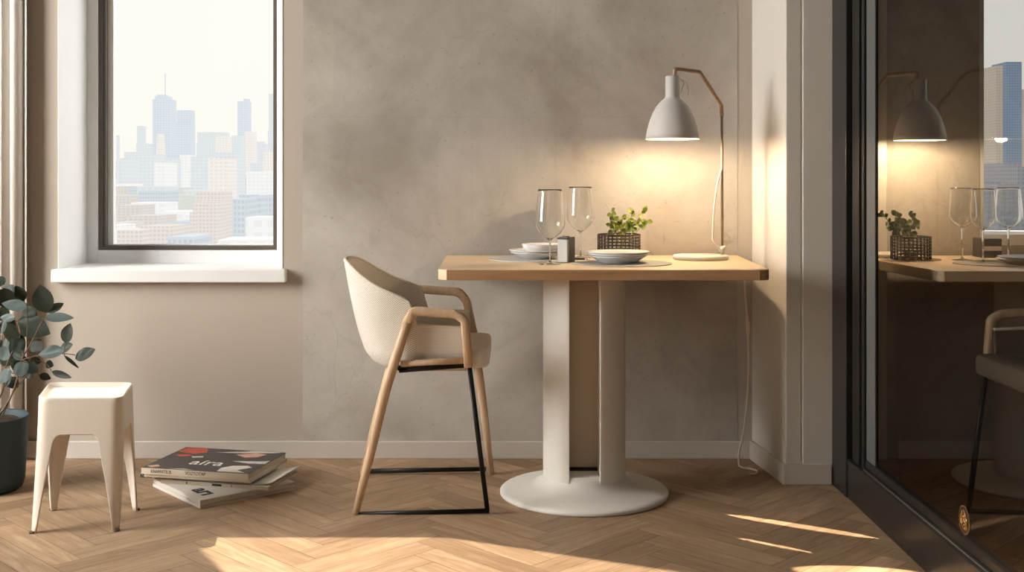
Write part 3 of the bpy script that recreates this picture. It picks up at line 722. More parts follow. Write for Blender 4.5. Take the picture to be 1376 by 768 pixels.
# ------------------------------------------------------------------ stool
def make_stool():
    cx, cy = -1.305, 3.545
    t = thing('plastic_stool', 'low ivory plastic stool with four tapered legs in front of the window', 'stool', (cx, cy, 0))
    top = [XD(50, 3.45), XD(160, 3.45)]
    # corner positions (feet and top), CCW from near-left
    feet = [P(38.5, 719, 3.41), P(160, 714, 3.435), P(188.5, 684, 3.665), P(68, 684, 3.665)]
    hz = 0.398
    tops = [P(50, 0, 3.425), P(164, 0, 3.43), P(180, 0, 3.69), P(66, 0, 3.69)]
    feet = [Vector((p.x, p.y)) for p in feet]; tops = [Vector((p.x, p.y)) for p in tops]
    def corner(k, z): return tops[k].lerp(feet[k], max(0, (1 - z / hz)) ** 1.25)
    # outline: rounded quad sampled; u measured per side 0..1
    NS = 46; rad = 0.036
    def outline(z):
        c = [corner(k, z) for k in range(4)]; out = []
        rr = rad
        for k in range(4):
            a, b = c[k], c[(k + 1) % 4]; pn = c[(k + 2) % 4]; pp = c[(k - 1) % 4]
            d = (b - a).normalized(); Ld = (b - a).length
            out.append((a, b, pp, pn))
        pts = []
        for k in range(4):
            a, b, pp, pn = out[k]; Ld = (b - a).length; d = (b - a) / Ld
            dp = (pp - a).normalized(); dn_ = (pn - b).normalized()
            for i in range(NS):
                s = i / NS * Ld
                if s < rr:      # half of the rounded corner at a
                    tt = 0.5 + 0.5 * s / rr
                    q = (1 - tt) ** 2 * (a + dp * rr) + 2 * tt * (1 - tt) * a + tt * tt * (a + d * rr)
                elif s > Ld - rr:
                    tt = 0.5 * (s - (Ld - rr)) / rr
                    q = (1 - tt) ** 2 * (b - d * rr) + 2 * tt * (1 - tt) * b + tt * tt * (b + dn_ * rr)
                else: q = a + d * s
                pts.append(q)
        return pts
    NV = 26
    def zbot(i):                # lower edge: legs at the corners, arches between
        left = i < NS / 2
        s = min(i, NS - i) / NS * 0.25
        w0, w1, h1, h2 = (0.015, 0.046, 0.245, 0.289) if left else (0.017, 0.062, 0.245, 0.289)
        if s <= w0: return 0.0
        if s < w1: return h1 * ((s - w0) / (w1 - w0)) ** 0.93
        q = min(1, (s - w1) / 0.028)
        return h1 + (h2 - h1) * math.sqrt(1 - (1 - q) ** 2)
    grid = []
    zs_all = {}
    mb = MB(); v = []; cnt = 4 * NS
    # resample outlines finely in z
    ZN = 60; outs = [outline(hz * j / ZN) for j in range(ZN + 1)]
    def pt(idx, z):
        f_ = z / hz * ZN; j = min(ZN - 1, int(f_)); t_ = f_ - j
        q = outs[j][idx].lerp(outs[j + 1][idx], t_); return (q.x, q.y, z)
    for idx in range(cnt):
        zb = zbot(idx % NS)
        for j in range(NV + 1): v.append(pt(idx, zb + (hz - zb) * j / NV))
    f = [[a * (NV + 1) + j, ((a + 1) % cnt) * (NV + 1) + j, ((a + 1) % cnt) * (NV + 1) + j + 1, a * (NV + 1) + j + 1] for a in range(cnt) for j in range(NV)]
    base = len(v); topo = [outs[ZN][i] for i in range(cnt)]; c = sum(topo, Vector((0, 0))) / cnt
    lev = [(0.985, 0.0025), (0.955, 0.0015), (0.90, -0.007), (0.80, -0.011), (0.5, -0.013), (0.02, -0.013)]
    for s_, dz in lev: v += [tuple(c + (q - c) * s_) + (hz + dz,) for q in topo]
    for a in range(cnt):
        b = (a + 1) % cnt
        f.append([a * (NV + 1) + NV, b * (NV + 1) + NV, base + b, base + a])
        for k in range(len(lev) - 1): f.append([base + k * cnt + a, base + k * cnt + b, base + (k + 1) * cnt + b, base + (k + 1) * cnt + a])
    f.append([base + (len(lev) - 1) * cnt + a for a in range(cnt)])
    mb.add(v, f, 0, True)
    o = mb.build('seat_shell', [M['stool']], t, recalc=True)
    so = o.modifiers.new('s', 'SOLIDIFY'); so.thickness = 0.007; so.offset = -1
    # move shell so its soles stand on small feet
    for k in range(4):
        p = corner(k, 0.0); p = p.lerp(c, 0.06); mb = MB(); mb.lathe([(.009, 0.0), (.009, .006)], (p.x, p.y, 0), 12); mb.build('foot_pad', [M['rubber']], t)
    return t
make_stool()

# ------------------------------------------------------------------ magazines
def magazine(name, label, corner, ang, wd, ln, z0, z1, cover, spine, side='front'):
    # corner = front-right corner; local a runs left along the spine edge, b runs back
    t = thing(name, label, 'magazine', (corner[0], corner[1], z0), 'magazines stacked on the floor')
    a = Vector((math.cos(ang), math.sin(ang), 0)); b = Vector((-math.sin(ang), math.cos(ang), 0)); o = Vector((corner[0], corner[1], 0))
    def W(u, v_, z): return o + a * u + b * v_ + Vector((0, 0, z))
    def bx(mb, u0, u1, v0, v1, za, zb, mi=0):
        p = [W(u0, v0, za), W(u1, v0, za), W(u1, v1, za), W(u0, v1, za), W(u0, v0, zb), W(u1, v0, zb), W(u1, v1, zb), W(u0, v1, zb)]
        mb.add(p, [[3,2,1,0],[4,5,6,7],[0,1,5,4],[1,2,6,5],[2,3,7,6],[3,0,4,7]], mi)
    # u from -ln (left) to 0 (right)
    th = 0.0012
    mb = MB(); bx(mb, -ln + .002, -.003, .0012, wd - .004, z0 + th, z1 - th); mb.build('pages', [M['paper']], t)
    mb = MB(); bx(mb, -ln, 0, 0.0005, wd, z1 - th, z1, 0); bx(mb, -ln, 0, 0.0005, wd, z0, z0 + th, 1); mb.build('cover', [cover, M['cover_white']], t)
    mb = MB(); bx(mb, -ln, 0, -.0006, 0.0013, z0, z1 - 0.0002, 0); mb.build('spine', [spine], t)
    return t, W, a, b
angA = math.atan2(0.21, 0.276)
cA = (-.993, 3.674)
# bottom pair: spine edge runs from the near corner to the left; build with rotated frame (front-right corner = near corner)
angL = math.atan2(3.674 - 3.95, -.993 + 1.234)
m1, W1_, a1, b1 = magazine('magazine', 'white magazine at the very bottom of the floor stack, lying on parquet', cA, angL, 0.345, 0.355, 0.0, .0120, M['cover_white'], M['cover_white'])
m2, W2_, a2, b2 = magazine('magazine', 'white magazine with big black letters, second from bottom of the stack', (cA[0], cA[1] + .001), angL, 0.343, 0.353, .0130, .0262, M['cover_white'], M['cover_white'])
text_mesh('arı', 0.080, M['ink'], 'cover_title', m2, W2_(-.088, .056, .0266), a2, (0, 0, 1), 0, 1.1, bold=.0022)
text_mesh('c', 0.06, M['ink'], 'cover_letter', m2, W2_(-.05, .300, .0265), a2, (0, 0, 1), 0, 1.3, bold=.002)
angM = math.atan2(-.098, .39)
m3, W3_, a3, b3 = magazine('magazine', 'thin pale magazine with a curling cover, in the middle of the stack', (-.80, 3.79), angM, 0.225, 0.395, .0264, .0385, M['cover_white'], M['paper'])
# curled cover corner at the right end
mb = MB(); v = []; n = 8
for k in range(n + 1):
    u = -.075 + .085 * k / n; z = .0392 + .012 * (k / n) ** 2
    v += [W3_(u, .012, z), W3_(u, .222, z + .004 * (k / n))]
mb.add(v, [[2 * k, 2 * k + 1, 2 * k + 3, 2 * k + 2] for k in range(n)], 0, True)
o = mb.build('curled_cover', [M['cover_white']], m3); so = o.modifiers.new('s', 'SOLIDIFY'); so.thickness = .0008
for u0, u1 in ((-.30, -.296), (-.205, -.17), (-.135, -.132)):
    mb = MB(); mb.add([W3_(u0, -.0008, .029), W3_(u1, -.0008, .029), W3_(u1, -.0008, .036), W3_(u0, -.0008, .036)], [[0, 1, 2, 3]]); mb.build('spine_print', [M['ink']], m3)
angT = math.atan2(-.085, .378)
m4, W4_, a4, b4 = magazine('magazine', 'cream-edged magazine directly under the dark-covered top one', (-.858, 3.785), angT, 0.305, 0.385, .0520, .0630, M['cover_white'], M['spine_cream'])
# speckled insert holding the middle of the stack level
m6, W6_, a6, b6 = magazine('magazine', 'black-and-white speckled magazine peeking out at the left of the stack', (-.905, 3.85), angT + .05, 0.235, 0.36, .0387, .0518, M['cover_white'], M['cover_dark'])
m5, W5_, a5, b5 = magazine('magazine', 'thick magazine with dark collage cover on top of the stack', (-.863, 3.778), angT, 0.304, 0.388, .0632, .0835, M['cover_dark'], M['spine_cream'])
text_mesh('KNWHTILIS', 0.0145, M['ink'], 'spine_text', m5, W5_(-.315, -.0010, .0735), a5, -b5, 0, 1.0, extrude=.0002)
text_mesh('VOZTOTAP', 0.0155, M['ink'], 'spine_text', m5, W5_(-.19, -.0010, .0735), a5, -b5, 0, 0.9, extrude=.0002)
text_mesh('aíra', 0.088, M['ink_white'], 'cover_title', m5, W5_(-.20, .105, .0837), a5, (0, 0, 1), 0, 0.95)
def art(pts, mi):
    mb = MB(); mb.add([W5_(u, v_, .0836) for u, v_ in pts], [list(range(len(pts)))]); mb.build('cover_picture', [[M['ink_red'], M['ink_pink'], M['ink_light'], M['ink_white']][mi]], m5, recalc=False)
art([(-.385, .24), (-.375, .30), (-.30, .302), (-.275, .245), (-.31, .215), (-.35, .225)], 0)
art([(-.37, .19), (-.33, .205), (-.30, .19), (-.335, .17)], 0)
art([(-.30, .18), (-.26, .19), (-.255, .175), (-.29, .165)], 2)
art([(-.25, .25), (-.15, .285), (-.13, .30), (-.02, .30), (-.02, .292), (-.14, .262)], 2)
art([(-.16, .235), (-.10, .27), (-.055, .262), (-.07, .22), (-.11, .205)], 1)
art([(-.13, .15), (-.03, .165), (-.005, .18), (-.004, .135), (-.06, .128)], 2)
art([(-.125, .055), (-.10, .09), (-.05, .10), (-.025, .08), (-.06, .04), (-.02, .012), (-.12, .012)], 3)
art([(-.385, .03), (-.355, .05), (-.335, .03), (-.36, .012)], 1)
art([(-.30, .006), (-.24, .02), (-.2, .006)], 2)
# speckles on the left end of the speckled magazine
mb = MB()
for _ in range(70):
    u = -.36 + .0004; vv = random.uniform(0.0, .2); zz = random.uniform(.0395, .0508); s_ = random.uniform(.0012, .003)
    mb.add([W6_(-.3604, vv, zz), W6_(-.3604, vv + s_, zz), W6_(-.3604, vv + s_, zz + s_ * .7), W6_(-.3604, vv, zz + s_ * .7)], [[0, 1, 2, 3]], random.choice((0, 1)))
for _ in range(60):
    u = random.uniform(-.36, -.25); zz = random.uniform(.0395, .0505); s_ = random.uniform(.001, .003)
    mb.add([W6_(u, -.0009, zz), W6_(u + s_, -.0009, zz), W6_(u + s_, -.0009, zz + s_ * .7), W6_(u, -.0009, zz + s_ * .7)], [[0, 1, 2, 3]], 1)
mb.build('speckles', [M['ink'], M['ink_white']], m6, recalc=False)

# ------------------------------------------------------------------ leafy plant at the left
def leaf(mb, base, tip, width, face, mi=0, cup=0.12, droop=0.0):
    base, tip = Vector(base), Vector(tip); ax = tip - base; Lh = ax.length; ax.normalize()
    side = ax.cross(Vector(face)).normalized(); nor = side.cross(ax).normalized()
    nl, nw = 9, 4; v = []; uv = []
    for i in range(nl + 1):
        t = i / nl; hw = width / 2 * (math.sin(PI * min(1, t * 1.0) ** 0.82) ** 0.75 if 0 < t < 1 else 0.02)
        for j in range(-nw, nw + 1):
            s_ = j / nw
            v.append(base + ax * (Lh * t) + side * (hw * s_) + nor * (cup * hw * (abs(s_) ** 1.3) - droop * Lh * t * t + 0.04 * hw * math.sin(t * 9 + j)))
    n = 2 * nw + 1
    f = [[i * n + j, i * n + j + 1, (i + 1) * n + j + 1, (i + 1) * n + j] for i in range(nl) for j in range(n - 1)]
    mb.add(v, f, mi, True)
pc = Vector((XD(-14, 3.9), 3.9, 0))
pl = thing('potted_plant', 'leafy rubber-like plant with oval grey-green leaves in a dark teal pot', 'plant', pc)
mb = MB(); R0 = .128
mb.lathe([(.0001, 0), (.090, 0), (.104, .010), (.112, .035), (R0 - .004, .236), (R0, .246), (R0 - .003, .249), (R0 - .012, .247), (R0 - .016, .20), (.0001, .195)], (pc.x, pc.y, 0), 56)
mb.build('pot', [M['pot']], pl)
mb = MB(); prof = [(R0 - .017, .220), (.09, .236), (.05, .246), (.0001, .249)]
mb.lathe(prof, (pc.x, pc.y, 0), 40)
mb.build('soil', [M['soil']], pl)
S = .2998
def ZP(zx, zy, d): return P(zx * S, 370 + zy * S, d)
LV = [((205,165),(178,42),86,0,3.86),((203,168),(228,72),46,0,3.90),((212,165),(285,122),42,2,3.86),((200,187),(329,187),42,1,3.85),((122,142),(8,124),50,1,3.80),
      ((75,205),(222,258),96,0,3.93),((18,55),(30,150),70,0,3.84),((65,190),(0,188),34,1,3.78),((48,215),(58,312),72,0,3.95),((291,302),(312,214),56,0,3.86),
      ((288,338),(170,352),56,1,3.82),((272,335),(325,308),46,2,3.88),((337,372),(428,330),58,0,3.84),((288,358),(354,413),15,2,3.87),((205,392),(240,404),34,0,3.90),
      ((232,430),(322,458),28,2,3.86),((176,446),(229,462),32,2,3.84),((62,438),(128,395),58,1,3.80),((122,388),(172,436),56,2,3.83),((44,330),(112,290),62,2,3.84),
      ((40,330),(-4,372),62,1,3.79),((46,420),(-4,480),52,1,3.80),((135,378),(187,384),34,0,3.92),((-10,150),(40,185),60,0,3.92),((-5,110),(25,60),60,0,3.95),
      ((0,260),(22,200),50,2,3.9),((10,290),(-40,330),60,0,3.9),((100,150),(160,175),46,0,3.94),((95,375),(60,330),40,2,3.86),((-20,230),(-80,200),60,1,3.85),
      ((-30,330),(-95,360),60,2,3.85),((-60,130),(-130,100),60,0,3.9),((-40,60),(-80,0),60,2,3.9),((-90,250),(-160,260),60,0,3.9),((20,40),(-30,10),50,0,3.92),((-20,420),(-90,440),55,1,3.9),
      ((110,430),(60,350),70,0,3.99),((30,250),(95,215),80,0,3.98),((20,140),(75,95),70,0,3.98),((100,120),(70,45),64,0,3.99),((60,400),(10,330),76,0,3.98),((90,300),(30,260),80,0,4.0),((140,300),(190,330),56,2,3.97),((10,200),(-30,140),70,0,3.97),((150,420),(100,455),50,0,3.98),((35,460),(80,500),50,2,3.9),((110,215),(160,160),70,0,3.98),((15,90),(60,40),70,2,3.97),((0,330),(50,300),70,0,3.97),((10,480),(50,450),56,2,3.88),((120,260),(185,230),60,0,3.97),((60,260),(110,330),50,0,3.98)]
mbs = MB(); random.seed(3)
for (b_, t_, w_, ci, d_) in LV:
    dd = random.uniform(-.02, .02)
    face = Vector((random.uniform(-.5, .5), -1, random.uniform(.1, .7)))
    leaf(mbs, ZP(b_[0], b_[1], d_), ZP(t_[0], t_[1], d_ + dd), w_ * 1.12 * S * d_ / F, face, ci, random.uniform(-.15, .3), random.uniform(-.03, .08))
mbs.build('foliage', [M['leaf_a'], M['leaf_b'], M['leaf_c']], pl, recalc=False)
mb = MB()
z0 = .225
trunks = [([(pc.x + .02, 3.88, z0)], [(40,560,3.87),(75,470,3.86),(95,380,3.86),(130,320,3.86),(170,240,3.87),(205,165,3.87)], .0035),
          ([(pc.x - .01, 3.90, z0)], [(10,520,3.87),(20,430,3.86),(60,330,3.87),(90,270,3.88),(75,205,3.92)], .0035),
          ([(pc.x + .03, 3.91, z0)], [(60,520,3.89),(120,440,3.87),(95,375,3.86)], .003),
          ([(pc.x - .02, 3.88, z0)], [(-5,500,3.88),(-10,380,3.88),(0,260,3.9),(-5,110,3.93)], .0035),
          ([(pc.x - .04, 3.92, z0)], [(-50,500,3.9),(-60,380,3.9),(-60,130,3.9)], .0035)]
for a_, b_, r_ in trunks:
    pts = [Vector(a_[0])] + [ZP(*q) for q in b_]; sp_ = smooth_path(pts, 6); mb.tube(sp_, [r_ * (1 - .6 * k / len(sp_)) for k in range(len(sp_))], 8)
for q in ([(95,378,3.86),(200,352,3.85),(288,350,3.84),(337,356,3.84)], [(170,240,3.87),(200,187,3.86),(212,165,3.86)], [(288,338,3.84),(292,310,3.85),(291,300,3.86)], [(95,380,3.86),(60,438,3.81),(46,420,3.81)],
          [(120,300,3.86),(122,142,3.82),(100,120,3.82)], [(288,350,3.84),(290,360,3.86),(300,375,3.87)], [(130,378,3.87),(200,390,3.89),(232,430,3.86)], [(150,400,3.86),(176,446,3.84)], [(95,376,3.86),(125,388,3.84)], [(60,330,3.87),(44,330,3.85),(0,345,3.8)], [(90,270,3.88),(65,190,3.8)], [(-60,300,3.9),(-20,230,3.86),(18,55,3.85)]):
    mb.tube(smooth_path([ZP(*k) for k in q], 5), .0014, 6)
mb.build('stems', [M['stem']], pl)

# ------------------------------------------------------------------ table-top things
def lamp(name, label, X0, d, sgn, scale=1.0, zoff=0.0):
    # X0: shade axis; sgn = +1 pole to the right
    k = d / 4.1 if scale is None else scale
    bx = X0 + sgn * XD(946 - 903.5 + CX, 4.1) * k
    t = thing(name, label, 'lamp', (bx, d, TZ))
    hx = lambda px: X0 + sgn * (px - 903.5) / F * 4.1 * k
    hz = lambda py: TZ + (ZD(py, 4.1) - TZ) * k
    yh = d - 0.085                                   # the head leans a little into the room
    def hy(px): return d - 0.085 * min(1, max(0, (974 - px) / (974 - 908)))
    mb = MB(); prof_o = [(35, 188), (34.2, 181), (32.2, 172), (29.5, 163), (26, 154), (21.5, 145.5), (16, 139), (10.5, 134.5), (9.2, 132), (9.2, 106), (8.2, 105)]
    u = 4.1 / F * k
    prof = [(r * u, hz(y) - TZ) for r, y in prof_o] + [(0.0001, hz(105) - TZ)]
    inner = [(r * u - .0022, hz(y) - TZ) for r, y in prof_o[:8]]
    inner[-1] = (0.0001, hz(134) - TZ - .003)
    pr = inner[::-1] + prof
    mb.lathe(pr, (X0, yh, TZ), 56); n_in = 0
    o = mb.build('lamp_shade', [M['lamp_grey'], M['lamp_in']], t)
    for p in o.data.polygons:
        c = p.center + t.location
        nrm = p.normal; out = Vector((c.x - X0, c.y - yh, 0))
        if out.length > 1e-5 and nrm.dot(out) < 0 and c.z < hz(133): p.material_index = 1
    mb = MB(); mb.sphere((X0, yh, hz(160)), .020 * k, 16, 0, 1.2); mb.build('bulb', [M['bulb']], t)
    ap = round_corners([(hx(906), yh, hz(106)), (hx(907), yh, hz(95.5)), (hx(942), hy(942), hz(97.8)), (hx(974), d, hz(141)), (hx(974.5), d, hz(156))], .006, 3)
    mb = MB(); mb.tube(ap, .0062 * k, 10, flat=(1, 1)); mb.build('arm', [M['arm_tan']], t)
    mb = MB(); mb.tube([(hx(974.5), d, hz(156)), (hx(975), d, hz(336))], .0050 * k, 12); mb.build('pole', [M['pole_br']], t)
    mb = MB(); mb.tube([(hx(975), d, hz(334)), (hx(975), d, TZ + .016 * k)], .0046 * k, 10)
    mb.sphere((hx(974), d - .006, hz(334.5)), .0125 * k, 12); mb.sphere((hx(977), d - .010, hz(332)), .007 * k, 10); mb.build('joint', [M['cord']], t)
    Rb = .0985 * k
    mb = MB(); mb.lathe([(Rb - .003, 0.0005), (Rb, .003), (Rb, .013), (Rb - .004, .016), (.0001, .0165)], (bx, d, TZ), 64); mb.build('base', [M['lamp_base']], t)
    mb = MB(); pts = smooth_path([(hx(973), d - .006, hz(228)), (hx(967), d - .012, hz(250)), (hx(962.5), d - .016, hz(285)), (hx(961), d - .016, hz(318))], 6) + smooth_path([(hx(961.3), d - .016, hz(322)), (hx(966), d - .014, hz(328)), (hx(973), d - .012, hz(335))], 4)
    mb.tube(pts, .0030 * k, 8); mb.build('cable', [M['cord']], t)
    mb = MB(); mb.tube(smooth_path([(hx(913), yh - .004, hz(108)), (hx(918), yh - .008, hz(114)), (hx(916), yh - .008, hz(121)), (hx(914), yh - .004, hz(128))], 5), .0011, 6)
    mb.tube(smooth_path([(hx(914), yh, hz(109)), (hx(921), yh - .004, hz(113)), (hx(924.5), yh - .004, hz(123)), (hx(923.5), yh - .003, hz(131))], 5), .0007, 6)
    mb.build('switch_wire', [M['pole_br']], t)
    li = bpy.data.lights.new('lamp_light', 'POINT'); li.energy = 13; li.color = (1.0, .74, .46); li.shadow_soft_size = .022
    lo = bpy.data.objects.new('lamp_light', li); COL.objects.link(lo); lo.parent = t; lo.location = Vector((X0, yh, hz(183.5))) - t.location
    return t, lo
lampA, lightA = lamp('desk_lamp', 'pale grey dome lamp with bent arm standing on the table at right', XD(903.5, 4.015), 4.1, 1, 1.0)

# placemats
def placemat(label, cx, cy, rx, ry, mat, z=TZ + .0003):
    mb = MB(); mb.lathe([(1.0, 0), (1.0, .0022), (.0001, .0024)], (cx, cy, z), 64, 0, False, rx, ry)
    return tag(mb.build('placemat', [mat], loc=(cx, cy, z)), label, 'placemat')
c2 = (XD(832, 3.93), 3.93); c1 = (XD(716, 4.12), 4.12)
placemat('pale grey round placemat under the left white dishes', XD(713, 4.10), 4.115, .148, .165, M['placemat'])
placemat('darker grey round placemat under the plates in front of the wire basket', XD(834, 3.895), 3.895, .172, .165, M['placemat_d'])
def plate(label, cx, cy, rb, rr, h, z, group=None, deep=.4):
    mb = MB(); mb.lathe([(.0001, .0), (rb, .0), (rb + .004, .001), (rr - .010, h - .006), (rr, h - .0012), (rr + .0008, h), (rr - .001, h + .001), (rr - .012, h - .0035), (rb - .004, .0045), (.0001, .004)], (cx, cy, z), 64)
    return tag(mb.build('plate', [M['porcelain']], loc=(cx, cy, z)), label, 'plate', group)
zp = TZ + .0028; cx, cy = XD(830.5, 3.9), 3.9
plate('white bowl-shaped plate at the bottom of the stack before the basket', cx, cy, .058, .096, .0235, zp)
plate('white plate in the middle of the stack before the basket', cx, cy, .066, .102, .0125, zp + .0185)
plate('white plate on top of the stack before the basket', cx, cy, .072, .106, .0105, zp + .0275)
cx, cy = XD(722, 4.1), 4.1
plate('white shallow bowl at the bottom of the left stack', cx, cy, .050, .094, .024, zp)
plate('white plate in the middle of the left stack', cx, cy, .060, .100, .012, zp + .0195)
bcx = XD(727.5, 4.08)
mb = MB(); zb = zp + .0275
mb.lathe([(.0001, 0), (.048, 0), (.058, .003), (.066, .014), (.0695, .0245), (.070, .026), (.068, .026), (.063, .014), (.05, .006), (.0001, .005)], (bcx, 4.08, zb), 56)
tag(mb.build('bowl', [M['porcelain']], loc=(bcx, 4.08, zb)), 'small white bowl on top of the left dish stack', 'bowl')

# wine glasses
def wine_glass(label, px, d, ytop, ywide, ybot, yfoot, wmax, wrim, wfoot, group=None, base_z=None):
    u = d / F; X = XD(px, d); z_ = lambda y: (yfoot - y) * u
    t = thing('wine_glass', label, 'wine glass', (X, d, TZ if base_z is None else base_z), group)
    rm, rr = wmax / 2 * u, wrim / 2 * u
    zb, zw, zt = z_(ybot), z_(ywide), z_(ytop)
    out = []; n = 16
    out += [(.0035, 0.010), (.0033, zb * .5), (.0034, zb - .012), (.0055, zb - .002)]
    for k in range(1, n + 1):          # lower bowl
        s_ = k / n; out.append((.006 + (rm - .006) * math.sin(s_ * PI / 2), zb + (zw - zb) * s_ ** 1.25))
    for k in range(1, n + 1):
        s_ = k / n; out.append((rm + (rr - rm) * s_ ** 1.3, zw + (zt - zw) * s_))
    th = .0011
    bowl_in = [(max(.0001, r - th * (1 - .6 * max(0, min(1, (z - zw) / (zt - zw))))), z) for r, z in out[4:]]
    bowl_in[0] = (bowl_in[0][0], bowl_in[0][1] + .0012)
    inn = bowl_in[::-1] + [(.0001, zb + .002)]
    foot = [(.0001, .0002), (wfoot / 2 * u, .0002), (wfoot / 2 * u, .0014), (wfoot / 2 * u * .5, .0032), (.007, .006)]
    mb = MB(); mb.lathe(foot + out + inn, (X, d, t.location.z), 48); mb.build('glass_body', [M['glass']], t)
    return t
wine_glass('clear wine glass in front, beside the dark grey box', 739, 3.86, 253, 297, 320, 353.5, 41, 32, 30)
wine_glass('clear wine glass further back, behind the dark grey box', 780, 4.19, 251, 290, 311, 346, 37, 31, 28)

# condiment box
bxX, bxD = XD(761, 3.93), 3.935
t = thing('condiment_box', 'small dark grey metal box with folded lid between the wine glasses', 'box', (bxX, bxD, TZ))
ang = math.radians(49)
def rot(u, v_): return (bxX + u * math.cos(ang) - v_ * math.sin(ang), bxD + u * math.sin(ang) + v_ * math.cos(ang))
s_ = .0215; zt = TZ + .0885; zbx = TZ + .0026
A_, B_, C_, D_ = rot(-s_, -s_), rot(s_, -s_), rot(s_, s_), rot(-s_, s_)
mb = MB(); mb.prism([rot(-s_ + .009, -s_), B_, C_, rot(-s_ + .009, s_)], zbx, zt); mb.build('body', [M['box_dark']], t, bevel=.0012)
mb = MB(); mb.prism([rot(-s_, -s_ + .0), rot(-s_ + .0088, -s_ + .0), rot(-s_ + .0088, s_), D_], zbx, zt - .009); mb.build('front_plate', [M['box_lite']], t, bevel=.001)
mb = MB(); mb.prism([rot(-s_ - .001, -s_ + .001), rot(-s_ + .0088, -s_ + .001), rot(-s_ + .0088, s_ + .001), rot(-s_ - .001, s_ + .001)], zt - .0088, zt - .003); mb.build('lid', [M['black']], t)
mb = MB(); mb.prism([rot(-.006, -.01), rot(.004, -.01), rot(.004, .012), rot(-.006, .012)], zt + .0001, zt + .003); mb.build('tab', [M['box_dark']], t)
# knife
kx, kd = XD(779, 4.02), 4.03; t = thing('table_knife', 'table knife with dark handle lying between box and plates', 'knife', (kx, kd, TZ + .0028))
mb = MB(); mb.tube([(kx - .03, kd + .005, TZ + .0066), (kx + .018, kd, TZ + .0066)], .0038, 8); mb.build('handle', [M['black']], t)
mb = MB(); mb.tube([(kx + .018, kd, TZ + .0066), (kx + .034, kd - .001, TZ + .0066)], .0028, 8); mb.build('blade', [M['steel']], t)

# wire basket
def basket(label, X, d, r, h, z=TZ + .0004):
    mb = MB(); seg = 48; zz = [0.002 + (h - .004) * k / 7 for k in range(8)]
    for k, z_ in enumerate(zz):
        rr = .0026 if k == 7 else .0019
        pts = [(X + r * math.cos(2 * PI * i / seg), d + r * math.sin(2 * PI * i / seg), z + z_) for i in range(seg + 1)]
        mb.tube(pts, rr, 6, 0, True, False)
    nw = 30
    for i in range(nw):
        a = 2 * PI * (i + .5) / nw
        mb.tube([(X + r * math.cos(a), d + r * math.sin(a), z), (X + r * math.cos(a), d + r * math.sin(a), z + h - .002)], .0019, 6)
    for i in range(5):                                # bottom wires
        q = -r + 2 * r * (i + .5) / 5; c_ = math.sqrt(r * r - q * q)
        mb.tube([(X + q, d - c_, z + .002), (X + q, d + c_, z + .002)], .0015, 6)
    return tag(mb.build('wire_basket', [M['wire']], loc=(X, d, z)), label, 'basket')
def herb(label, X, d, pts, z0, tops, seed, r=.030, h=.022):
    random.seed(seed)
    t = thing('potted_herb', label, 'herb', (X, d, z0))
    mb = MB(); mb.lathe([(.0001, 0), (r * .8, 0), (r, h), (r - .003, h), (r - .006, h - .008), (.0001, h - .008)], (X, d, z0), 28); mb.build('inner_pot', [M['wire']], t)
    mb = MB(); ml = MB()
    for k, (px, py) in enumerate(tops):
        dd = d + random.uniform(-.03, .03); e = P(px, py, dd)
        b_ = Vector((X + random.uniform(-.012, .012), d + random.uniform(-.012, .012), z0 + h - .01))
        m_ = b_.lerp(e, .5) + Vector((0, 0, .008)); path = smooth_path([b_, m_, e], 5); mb.tube(path, .0011, 5)
        for q in range(12):
            s_ = random.uniform(.55, 1.05); p = path[min(len(path) - 1, int(s_ * (len(path) - 1)))]
            dr = Vector((random.uniform(-1, 1), random.uniform(-1, .8), random.uniform(-.35, .9))).normalized()
            ln = random.uniform(.015, .025); leaf(ml, p + dr * .002, p + dr * (.002 + ln), ln * .85, Vector((random.uniform(-.6, .6), -1, random.uniform(-.2, .8))), 0, .2)
    mb.build('stems', [M['herb_stem']], t); ml.build('leaves', [M['herb']], t, recalc=False)
    return t
basket('round dark wire basket on the table behind the plate stack', XD(831.5, 4.21), 4.205, .0765, .0845)
herb('bright green herb growing out of the wire basket on the table', XD(833, 4.21), 4.205, None, TZ + .0045,
     [(822, 284), (820, 297), (836, 292), (851, 283), (849, 296), (865, 284), (869, 296), (842, 302), (830, 300)], 11)

# power cord under the table
mb = MB()
pts = smooth_path([P(1000, 376.5, 4.22), P(1002, 405, 4.22), P(1004.5, 432, 4.22), P(1005.5, 470, 4.22), P(1005, 520, 4.22), P(1000, 575, 4.22), P(993, 608, 4.20), P(993, 625, 4.17)], 8)
pts[0].z = TZ - .035
fl = [Vector((XD(1000, 4.14), 4.165, .008)), Vector((XD(1010, 4.12), 4.165, .005)), Vector((XD(1017, 4.13), 4.13, .005)), Vector((XD(1014, 4.1), 4.09, .005)), Vector((XD(1006, 4.1), 4.085, .005))]
pts = pts + smooth_path([pts[-1]] + fl, 6)[1:]
pc_ = thing('power_cord', 'white power cord hanging under the table end down to the floor', 'cord', pts[0])
mb.tube(pts, .0036, 10); mb.build('cable', [M['cord']], pc_)
mb = MB(); mb.tube([P(1003.6, 424, 4.22), P(1004.6, 433, 4.22), P(1005, 443, 4.22), P(1005.2, 452, 4.22)], [.0045, .0068, .0068, .0045], 12); mb.build('connector', [M['cord']], pc_)

